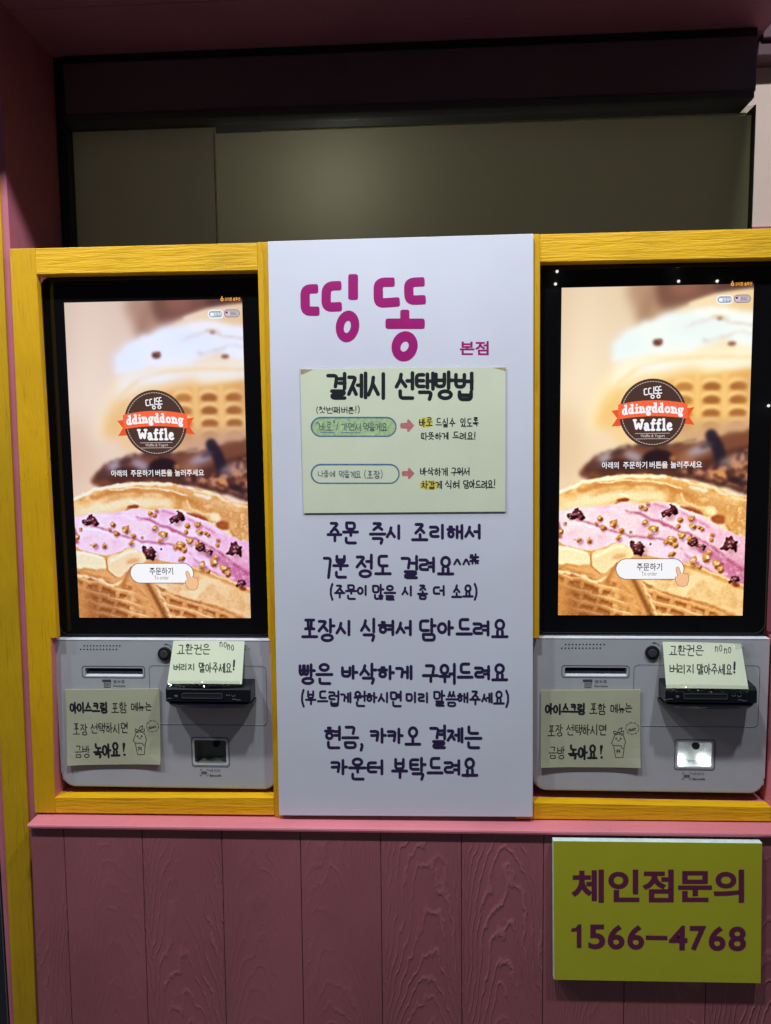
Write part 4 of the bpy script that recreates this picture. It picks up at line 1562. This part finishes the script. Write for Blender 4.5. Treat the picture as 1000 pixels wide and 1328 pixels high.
# card reader
RX0, RX1, RZ0, RZ1, RY = .1630, .3065, -.1305, -.1065, -.046
reader_part = bpy.data.objects.new('card_reader', None)
bpy.data.objects.remove(reader_part)
k = MB()
bm = bmesh.new()
prof = [(YK + .001, RZ1 + .004), (RY + .007, RZ1 + .001), (RY + .001, RZ1 - .004), (RY, RZ0), (RY + .004, RZ0 - .002), (YK + .001, RZ0 - .002)]
cut = .007
L_ = [bm.verts.new((RX0 + (cut if y < -.03 and False else 0), y, z + Z0)) for y, z in prof]
Q_ = [bm.verts.new((RX1, y, z + Z0)) for y, z in prof]
n_ = len(prof)
for q in range(n_):
    r_ = (q + 1) % n_
    bm.faces.new((L_[q], L_[r_], Q_[r_], Q_[q]))
bm.faces.new(L_[::-1])
bm.faces.new(Q_)
bmesh.ops.recalc_face_normals(bm, faces=bm.faces)
vert_edges = [e for e in bm.edges if abs(e.verts[0].co.x - e.verts[1].co.x) < 1e-6]
bmesh.ops.bevel(bm, geom=vert_edges, offset=.0022, segments=3, affect='EDGES', profile=.5)
k.bm(bm)
reader = k.build('card_reader', M['navy_plastic'], kiosk)
k = MB()
plan = [(RX0 - .001, YK + .001), (RX0 - .001, RY + .010), (RX0 + .012, RY - .006), ((RX0 + RX1) / 2, RY - .010), (RX1 - .012, RY - .006), (RX1 + .001, RY + .010), (RX1 + .001, YK + .001)]
bm = bmesh.new()
A_ = [bm.verts.new((x, y, RZ0 - .0040 + Z0)) for x, y in plan]
B_ = [bm.verts.new((x, y + (.010 if y < -.02 else 0), RZ0 - .0110 + Z0)) for x, y in plan]
bm.faces.new(A_)
bm.faces.new(B_[::-1])
for q in range(len(plan)):
    r_ = (q + 1) % len(plan)
    bm.faces.new((A_[q], A_[r_], B_[r_], B_[q]))
bmesh.ops.recalc_face_normals(bm, faces=bm.faces)
bmesh.ops.bevel(bm, geom=bm.edges[:], offset=.0009, segments=2, affect='EDGES', profile=.5)
k.bm(bm)
k.build('reader_lip', M['navy_plastic'], reader)
RP = zoomP(190, 820, 5.556, RY)
k = MB()
a = fx(RP, 255, 440, 548, 476)
ring(k, rrect(*a, .002, 3), rrect(a[0] + .0012, a[1] - .0012, a[2] + .0012, a[3] - .0012, .0018, 3), RY - .0010, RY + .002, 0)
k.add([(a[0] + .001, RY - .0003, a[2] + .001 + Z0), (a[1] - .001, RY - .0003, a[2] + .001 + Z0), (a[1] - .001, RY - .0003, a[3] - .001 + Z0), (a[0] + .001, RY - .0003, a[3] - .001 + Z0)], [(0, 1, 2, 3)], 1)
k.build('card_slot', [plain('slot_rim', (.05, .052, .06), .4), M['hole']], reader)
i = Ink(RP, .0006)
for zx, zy in ((588, 448), (626, 452)):
    i.ribbon([(zx - 12, zy - 2), (zx - 8, zy + 8), (zx + 8, zy + 8), (zx + 12, zy - 2)], 3)
leg = plain('pale_legend', (.20, .20, .21), .5)
i.build('indicator_mark', leg, reader)
i = Ink(RP, .0006)
i.ribbon([(205, 455), (222, 455)], 7)
i.ribbon([(208, 464), (224, 464)], 4)
i.build('indicator_mark', leg, reader)
i = Ink(RP, .0006)
for q in range(6):
    i.ribbon([(125 + q * 10, 480 - (q > 2) * 5), (131 + q * 10, 480 - (q > 2) * 5)], 4)
i.build('printed_legend', leg, reader)
i = Ink(RP, .0006)
for q in range(6):
    i.ribbon([(620 + q * 10, 482 + (q > 2) * 5), (626 + q * 10, 482 + (q > 2) * 5)], 4)
i.build('printed_legend', leg, reader)

# second kiosk: the same thing again, its screen warmer and its barcode window lit
M['scanner_lit'] = plain('lit_pocket_plastic', (.80, .82, .80), .5)  # pale copy of the pocket plastic, its lit look put into the colour


def copy_tree(o, parent=None):
    c_ = o.copy()
    COL.objects.link(c_)
    if parent:
        c_.parent = parent
    for ch in list(o.children):
        copy_tree(ch, c_)
    return c_


OFF = Vector((.8161, 0, .0062))
kiosk_b = copy_tree(kiosk)
kiosk_b.location = kiosk.location + OFF
kiosk_b['label'] = 'right ordering kiosk in yellow frame, its barcode window lit white'
for ch in kiosk_b.children:
    nm = ch.name.split('.')[0]
    if nm == 'screen':
        ch.material_slots[0].link = 'OBJECT'
        ch.material_slots[0].material = M['screen_warm']
    if nm == 'barcode_scanner':
        ch.material_slots[0].link = 'OBJECT'
        ch.material_slots[0].material = M['scanner_lit']
        x0, x1, z0, z1 = scan_in
        ORG[ch.name] = Vector(kiosk_b.location)
        led_m = glow('scanner_led_glow', (.9, 1, 1), 40)
        for xa in (x0 + .010, x1 - .010):
            k = MB()
            cyl(k, xa + OFF.x, z0 + .0055 + OFF.z, .0022, YK + .0085, YK + .0115, 14, 0, .0004)
            k.build('scanner_led', led_m, ch)

# ------------------------------------------------------------------ white board with purple writing
YP = -.0335
board = thing('notice_board', 'tall white board with purple writing between the two kiosks', 'notice board', (.56, YP, -.335 + Z0))
p0, p1, p2, p3 = un(347.3, 313, YP), un(692, 303, YP), un(691, 1060, YP), un(362, 1058, YP)
k = MB()
k.prism([(p3.x, p3.z - Z0 + .0006), (p2.x, p2.z - Z0 + .0006), (p1.x, p1.z - Z0), (p0.x, p0.z - Z0)], YP, YP + .005, .0007)
k.build('panel', M['board_white'], board)
B5 = zoomP(380, 340, 3.448, YP)
i = Ink(B5, .0003)
lw = 39
for st, w in (([(98, 119), (66, 120), (54, 134), (55, 206), (66, 219), (104, 219)], lw), ([(202, 105), (168, 106), (149, 122), (148, 186), (160, 201), (204, 199)], lw), ([(269, 69), (269, 153)], 41),
              ([(440, 89), (396, 90), (381, 104), (382, 172), (394, 183), (463, 178)], lw), ([(574, 88), (532, 90), (517, 102), (519, 158), (530, 170), (579, 168)], lw), ([(500, 227), (500, 262)], 38), ([(430, 275), (573, 275)], 43)):
    i.ribbon(st, w * 1.07, None, .42, .5)


def tilted(cx, cy, rx, ry, ang, n=36):
    ca, sa = math.cos(ang), math.sin(ang)
    return [(cx + rx * math.cos(q) * ca - ry * math.sin(q) * sa, cy + rx * math.cos(q) * sa + ry * math.sin(q) * ca) for q in np.linspace(0, 2 * math.pi, n, endpoint=False)]


def oval_ring(ink, outer, inner):
    n = len(outer)
    ink.k += 1
    h = ink.h + 2e-5
    ink.mb.add([ink.P(*q, h) for q in outer] + [ink.P(*q, h) for q in inner], [(q, (q + 1) % n, n + (q + 1) % n, n + q) for q in range(n)])


oval_ring(i, tilted(244, 287, 52, 71, .16), tilted(243, 289, 15, 28, .22))
oval_ring(i, tilted(499, 376, 58, 68, .22), tilted(499, 377, 17, 24, .45))
i.build('logo_lettering', M['magenta'], board)
i = Ink(B5, .0003)
i.font('본점', 746, 875, 353, 415, .022)
i.build('logo_lettering', M['magenta'], board)

B6 = zoomP(340, 660, 2.778, YP)
LW = 10.2
for y0, y1, w, words in (
        (52, 124, LW, (('주문', 236, 345), ('즉시', 390, 503), ('조리해서', 541, 788))),
        (170, 246, LW, (('7분', 220, 308), ('정도', 341, 463), ('걸려요', 502, 688))),
        (274, 324, 7.4, (('(주문이', 244, 380), ('많을', 399, 480), ('시', 504, 542), ('좀', 562, 594), ('더', 617, 657), ('소요)', 682, 776))),
        (398, 472, LW, (('포장시', 142, 324), ('식혀서', 358, 538), ('담아드려요', 568, 885))),
        (560, 628, LW, (('빵은', 135, 252), ('바삭하게', 288, 542), ('구워드려요', 578, 885))),
        (658, 710, 7.4, (('(부드럽게', 140, 320), ('원하시면', 333, 502), ('미리', 520, 602), ('말씀해주세요)', 620, 890))),
        (786, 860, LW, (('현금,', 228, 374), ('카카오', 392, 570), ('결제는', 607, 788))),
        (900, 974, LW, (('카운터', 250, 438), ('부탁드려요', 468, 777)))):
    i = Ink(B6, .0003)
    for s0, x0, x1 in words:
        i.word(s0, x0, x1, y0, y1, w, .022, 0, 0, True)
    if y0 == 170:
        i.word('^^', 690, 748, 176, 226, 7.5, 0)
        i.word('#', 748, 780, 163, 218, 7, 0)
    i.build('lettering', M['marker'], board)

# laminated notice stuck to the board
YN = YP - .0012
note = thing('laminated_notice', 'laminated pale green paper notice with black heading on the white board', 'notice', (.56, YN, .18 + Z0))
N6 = zoomP(380, 465, 3.448, YN)


def sheet(parent, name, mat, P, quad, th=.0005, h=0., n=10, wav=0.):
    """thin sheet of paper with real thickness, subdivided so it can curl a little"""
    k = MB()
    q = [np.array(c, float) for c in quad]                 # tl tr br bl
    grid = {}
    vs = []
    for side in (0, 1):
        for b_ in range(n + 1):
            for a_ in range(n + 1):
                u, v = a_ / n, b_ / n
                p = q[0] * (1 - u) * (1 - v) + q[1] * u * (1 - v) + q[2] * u * v + q[3] * (1 - u) * v
                cu = wav * (abs(2 * u - 1) ** 3 * .5 + abs(2 * v - 1) ** 3 * .5)
                vs.append(P(p[0], p[1], h + th * (1 - side) + cu))
    m_ = (n + 1) ** 2
    fs = []
    for b_ in range(n):
        for a_ in range(n):
            i0 = b_ * (n + 1) + a_
            fs.append((i0, i0 + n + 1, i0 + n + 2, i0 + 1))
            fs.append((m_ + i0, m_ + i0 + 1, m_ + i0 + n + 2, m_ + i0 + n + 1))
    edge = [(a_, a_ + 1) for a_ in range(n)] + [(m_ - 1 - a_, m_ - 2 - a_) for a_ in range(n)] + \
           [((a_ + 1) * (n + 1), a_ * (n + 1)) for a_ in range(n)] + [(a_ * (n + 1) + n, (a_ + 1) * (n + 1) + n) for a_ in range(n)]
    for a_, b_ in edge:
        fs.append((a_, b_, m_ + b_, m_ + a_))
    k.add(vs, fs, 0, False)
    return k.build(name, mat, parent)


sheet(note, 'paper', M['paper'], N6, [(33, 47), (951, 39), (950, 684), (49, 691)], .0007)
sheet(note, 'laminate_sleeve', M['laminate'], N6, [(27, 40), (958, 33), (960, 702), (43, 706)], .00025, .00125)
i = Ink(N6, .0008)
i.word('결제시', 156, 418, 68, 176, 16.5, .02)
i.word('선택방법', 462, 805, 68, 180, 16.5, .02)
i.build('heading', M['ink'], note)
i = Ink(N6, .0008)
i.word('(첫번째', 104, 210, 216, 244, 3.4, .05)
i.word('버튼!)', 218, 299, 216, 244, 3.4, .05)
i.build('lettering', M['ink'], note)
for y0, y1, words in ((268, 304, (('바로', 566, 624), ('드실', 640, 694), ('수', 700, 724), ('있도록', 750, 828))), (330, 362, (('따뜻하게', 573, 694), ('드려요!', 716, 818))),
                      (488, 522, (('바삭하게', 570, 692), ('구워서', 706, 790))), (546, 580, (('차갑게', 576, 664), ('식혀', 682, 742), ('담아드려요!', 762, 906)))):
    i = Ink(N6, .0008)
    for s0, x0, x1 in words:
        i.word(s0, x0, x1, y0, y1, 4.4, .05)
    i.build('lettering', M['ink'], note)
i = Ink(N6, .00072)
i.fill(stadium(84, 458, 265, 347, 14))
i.build('coloured_button_fill', M['green_pencil'], note)
i = Ink(N6, .0008)
for (x0, x1, y0, y1) in ((82, 461, 263, 348), (82, 475, 473, 558)):
    i.ribbon(stadium(x0, x1, y0, y1, 14) + ['closed'], 5)
    i.ribbon(stadium(x0 + 3, x1 - 2, y0 + 3, y1 - 2, 14) + ['closed'], 3)
i.ribbon([(122, 330), (184, 331)], 3)
i.ribbon([(218, 331), (300, 332)], 3)
i.build('button_outline', M['blue_pencil'], note)
i = Ink(N6, .0009)
i.word('"바로"/', 104, 204, 284, 324, 3.2, .05)
i.word('가면서', 220, 304, 288, 322, 3.2, .05)
i.word('먹을게요', 314, 422, 288, 322, 3.2, .05)
i.build('pencil_lettering', M['pencil'], note)
i = Ink(N6, .0009)
i.word('나중에', 112, 188, 502, 530, 3.0, .05)
i.word('먹을게요', 206, 304, 502, 532, 3.0, .05)
i.word('(포장)', 318, 402, 502, 534, 3.0, .05)
i.build('pencil_lettering', M['pencil'], note)
i = Ink(N6, .00075)
for ox, oy, s_ in ((480, 300, 1.0), (487, 514, .9)):
    i = Ink(N6, .00075)
    i.fill([(ox + a_ * s_, oy + b_ * s_) for a_, b_ in ((2, -12), (30, -13), (31, -27), (38, -28), (63, 0), (38, 28), (31, 27), (30, 14), (2, 13), (-1, 0))][::-1])
    i.build('arrow', M['rose_pencil'], note)
i = Ink(N6, .00072)
i.fill(ell(594, 286, 32, 23, 24))
i.build('highlighter_mark', M['yellow_pencil'], note)
i = Ink(N6, .00072)
i.fill(ell(612, 566, 46, 22, 24))
i.build('highlighter_mark', M['yellow_pencil'], note)
i = Ink(N6, .00076)
i.fill([(34, 48), (36, 74), (56, 66), (90, 49)])
i.build('yellowed_tape', M['tape_brown'], note)
i = Ink(N6, .00076)
i.fill([(893, 41), (940, 53), (950, 58), (951, 40)])
i.build('yellowed_tape', M['tape_brown'], note)


# ------------------------------------------------------------------ sticky notes
def quadP(corners, curl=0., bow=0.):
    """drawing space 0..1 x 0..1 (y down) on the flat four-cornered sheet"""
    tl, tr, br, bl = [Vector(c) for c in corners]
    nrm = (tr - tl).cross(bl - tl)
    nrm.normalize()
    if nrm.y > 0:
        nrm = -nrm

    def P(u, v, h=0.):
        p = tl * (1 - u) * (1 - v) + tr * u * (1 - v) + br * u * v + bl * (1 - u) * v
        lift = curl * (abs(2 * u - 1) ** 3) * max(0, min(v, 1)) ** 4 + bow * math.sin(math.pi * min(max(u, 0), 1))
        return tuple(p + nrm * (h + lift))
    return P


def low_note(label, corners_px, y):
    cs = [un(x, z, y) for x, z in corners_px]
    t = thing('sticky_note', label, 'sticky note', tuple((cs[2] + cs[3]) / 2), 'sticky notes on the lower panels')
    P0 = quadP(cs, .0035, .0005)
    P = lambda x, y_, h=0.: P0((x - 115) / 868, (y_ - 526) / 694, h)
    sheet(t, 'paper', M['sticky_low'], P0, [(0, 0), (1, 0), (1, 1), (0, 1)], .0016, 0, 8)
    sd = len(label) * 7
    i = Ink(P, .0018)
    i.word('아이스크림', 156, 500, 648, 738, 17, .035, sd)
    i.word('포함', 540, 680, 645, 742, 7.5, .05, sd)
    i.word('메뉴는', 722, 908, 650, 724, 7.5, .05, sd)
    i.build('lettering', M['ink'], t)
    i = Ink(P, .0018)
    i.word('포장', 178, 308, 838, 940, 7.5, .05, sd)
    i.word('선택하시면', 342, 684, 836, 926, 7.5, .05, sd)
    i.build('lettering', M['ink'], t)
    i = Ink(P, .0018)
    i.word('금방', 186, 326, 1040, 1146, 7.5, .05, sd)
    i.word('녹아요', 364, 604, 1026, 1146, 19, .045, sd)
    i.ribbon([(645, 1030), (640, 1100)], 26, 8)
    i.ribbon([(646, 1128), (649, 1130)], 20)
    i.build('lettering', M['ink'], t)
    i = Ink(P, .0018)
    for st in ([(752, 1030), (770, 1130), (832, 1130), (842, 1050)], [(745, 1012), (732, 1000), (745, 970), (752, 950), (762, 925), (800, 918), (838, 935), (846, 970), (856, 990), (846, 1018), (840, 1052), (822, 1045), (818, 1024), (745, 1022)],
               [(752, 892), (752, 920), (792, 905), (840, 922), (838, 890), (795, 905), (752, 892)], [(790, 890), (800, 872), (826, 860), (815, 892)], [(775, 1062), (810, 1062)], [(785, 1062), (780, 1090)], [(800, 1062), (806, 1090)], [(778, 1078), (808, 1076)],
               circ(773, 960, 5, 7, 10), circ(812, 960, 5, 7, 10), [(786, 974), (794, 984), (803, 974)], [(876, 880), (900, 870), (905, 888), (925, 865), (945, 870)], [(880, 890), (940, 880)]):
        i.ribbon(st, 5.5)
    for q in range(9):
        a0 = q * .698
        i.ribbon([(912 + 55 * math.cos(a0), 868 + 50 * math.sin(a0)), (912 + 59 * math.cos(a0 + .25), 868 + 54 * math.sin(a0 + .25)), (912 + 55 * math.cos(a0 + .5), 868 + 50 * math.sin(a0 + .5))], 4)
    i.build('ice_cream_doodle', M['ink'], t)
    return t


YS = YK - .0022
low_note('khaki handwritten note with ice cream doodle on the left kiosk', [(84.7, 893.9), (207.2, 892.8), (209.3, 990.1), (88.9, 991.5)], YS)
low_note('khaki handwritten note with ice cream doodle on the right kiosk', [(701.8, 894.8), (830.4, 894.2), (829.8, 994.6), (700.8, 994.0)], YS)


def top_note(label, ctl, ctr, cbr, cbl, ytop, ybot, words, xform, tapes):
    cs = [un(*ctl, ytop), un(*ctr, ytop), un(*cbr, ybot), un(*cbl, ybot)]
    t = thing('sticky_note', label, 'sticky note', tuple((cs[2] + cs[3]) / 2), 'sticky notes on the card readers')
    P0 = quadP(cs, .0, .0035)
    sheet(t, 'paper', M['sticky'], P0, [(0, 0), (1, 0), (1, 1), (0, 1)], .0006, 0, 10)
    P = lambda x, y, h=0.: P0(*xform(x, y), h)
    i = Ink(P, .0008)
    for s0, x0, x1, y0, y1, w in words:
        i.word(s0, x0, x1, y0, y1, w, .045, len(label))
    i.build('lettering', M['ink'], t)
    # wrinkled clear tape along the lower edge
    for u0, u1, v0, v1 in tapes:
        k = MB()
        n, m_ = 60, 5
        rr = random.Random(len(label) * 3 + int(u0 * 10))
        vs = []
        for b_ in range(m_ + 1):
            for a_ in range(n + 1):
                u, v = u0 + (u1 - u0) * a_ / n, v0 + (v1 - v0) * b_ / m_
                if b_ == m_:
                    v += rr.uniform(-.02, .03)
                vs.append(P0(u, v, .0014 + rr.uniform(0, .0022) * (b_ > 1)))
        fs = [(b_ * (n + 1) + a_, (b_ + 1) * (n + 1) + a_, (b_ + 1) * (n + 1) + a_ + 1, b_ * (n + 1) + a_ + 1) for b_ in range(m_) for a_ in range(n)]
        k.add(vs, fs)
        k.build('clear_tape', M['tape'], t)
    return t


top_note('pale green note with no no taped upright on the left card reader', (225.1, 831.2), (317.4, 831.7), (313.8, 887.3), (217.0, 886.8), YK - .003, RY + .002,
         (('교환권은', 226, 462, 92, 160, 6.5), ('no', 533, 584, 50, 108, 4.5), ('no', 588, 634, 66, 128, 4.5), ('버리지', 198, 352, 232, 276, 6.5), ('말아주세요', 385, 618, 226, 290, 7)) + (('!', 622, 650, 208, 272, 13),),
         lambda x, y: ((x - (195 - 45 * (y - 63) / 308)) / (513 + 27 * (y - 63) / 308), (y - 63) / 308), ((.02, .98, .93, 1.08),))
top_note('pale green note with no no taped askew on the right card reader', (859.2, 832.4), (961.0, 835.0), (970.6, 893.8), (864.0, 892.6), YK - .003, RY + .002,
         (('교환권은', 587, 720, 88, 128, 3.7), ('no', 769, 800, 72, 108, 2.6), ('no', 806, 837, 80, 114, 2.6), ('버리지', 588, 686, 166, 200, 3.8), ('말아주세요', 697, 838, 162, 204, 4)) + (('!', 842, 860, 156, 196, 8),),
         lambda x, y: ((x - (560 + 15 * (y - 74) / 186)) / (318 + 15 * (y - 74) / 186), (y - 74) / 186), ((-.03, 1.0, .92, 1.09), (.9, 1.14, .0, .10)))

# ------------------------------------------------------------------ lime telephone sign on the boards
YG = YA - .016
sign = thing('contact_sign', 'lime green sign with maroon telephone number on the pink boards', 'sign', (.965, YG, -.58 + Z0))
q0, q1, q2, q3 = un(717.5, 1090.5, YG), un(989, 1093.5, YG), un(987, 1275.5, YG), un(718.5, 1271, YG)
k = MB()
k.prism([(q3.x, q3.z - Z0), (q2.x, q2.z - Z0), (q1.x, q1.z - Z0), (q0.x, q0.z - Z0)], YG + .0006, YG + .011, .0008)
k.build('sign_core', M['lime_edge'], sign)
k = MB()
e = .0006
k.add([(q3.x + e, YG, q3.z + e), (q2.x - e, YG, q2.z + e), (q1.x - e, YG, q1.z - e), (q0.x + e, YG, q0.z - e),
       (q3.x + e, YG + .0008, q3.z + e), (q2.x - e, YG + .0008, q2.z + e), (q1.x - e, YG + .0008, q1.z - e), (q0.x + e, YG + .0008, q0.z - e)],
      [(0, 1, 2, 3), (0, 4, 5, 1), (1, 5, 6, 2), (2, 6, 7, 3), (3, 7, 4, 0)])
k.build('sign_face', M['lime'], sign)
for fx_, fz_ in ((.06, .05), (.27, .05), (.06, .19), (.27, .19)):
    k = MB()
    cyl(k, q3.x + fx_, q3.z - Z0 + fz_, .008, YG + .011, YA + .003, 14)
    k.build('spacer', M['lime_edge'], sign)
G2 = zoomP(500, 1030, 2.0, YG)
i = Ink(G2, .0003)
i.font('체인점문의', 482, 930, 195, 281, .030)
i.build('lettering', M['maroon'], sign)
i = Ink(G2, .0003)
for s0, x0, x1 in (('5', 526, 570), ('6', 576, 620), ('6', 627, 671), ('4', 735, 783), ('7', 789, 832), ('6', 838, 882), ('8', 889, 935)):
    dy = (x0 - 483) * .014
    i.font(s0, x0, x1, 337 + dy, 399 + dy + (2 if s0 != '1' else 0), .028)
i.fill([(500, 337), (508, 337), (508, 398), (496, 398), (496, 355), (482, 356), (482, 348), (493, 346)])
i.fill([(675, 366), (731, 367), (731, 378), (675, 377)][::-1])
i.build('lettering', M['maroon'], sign)
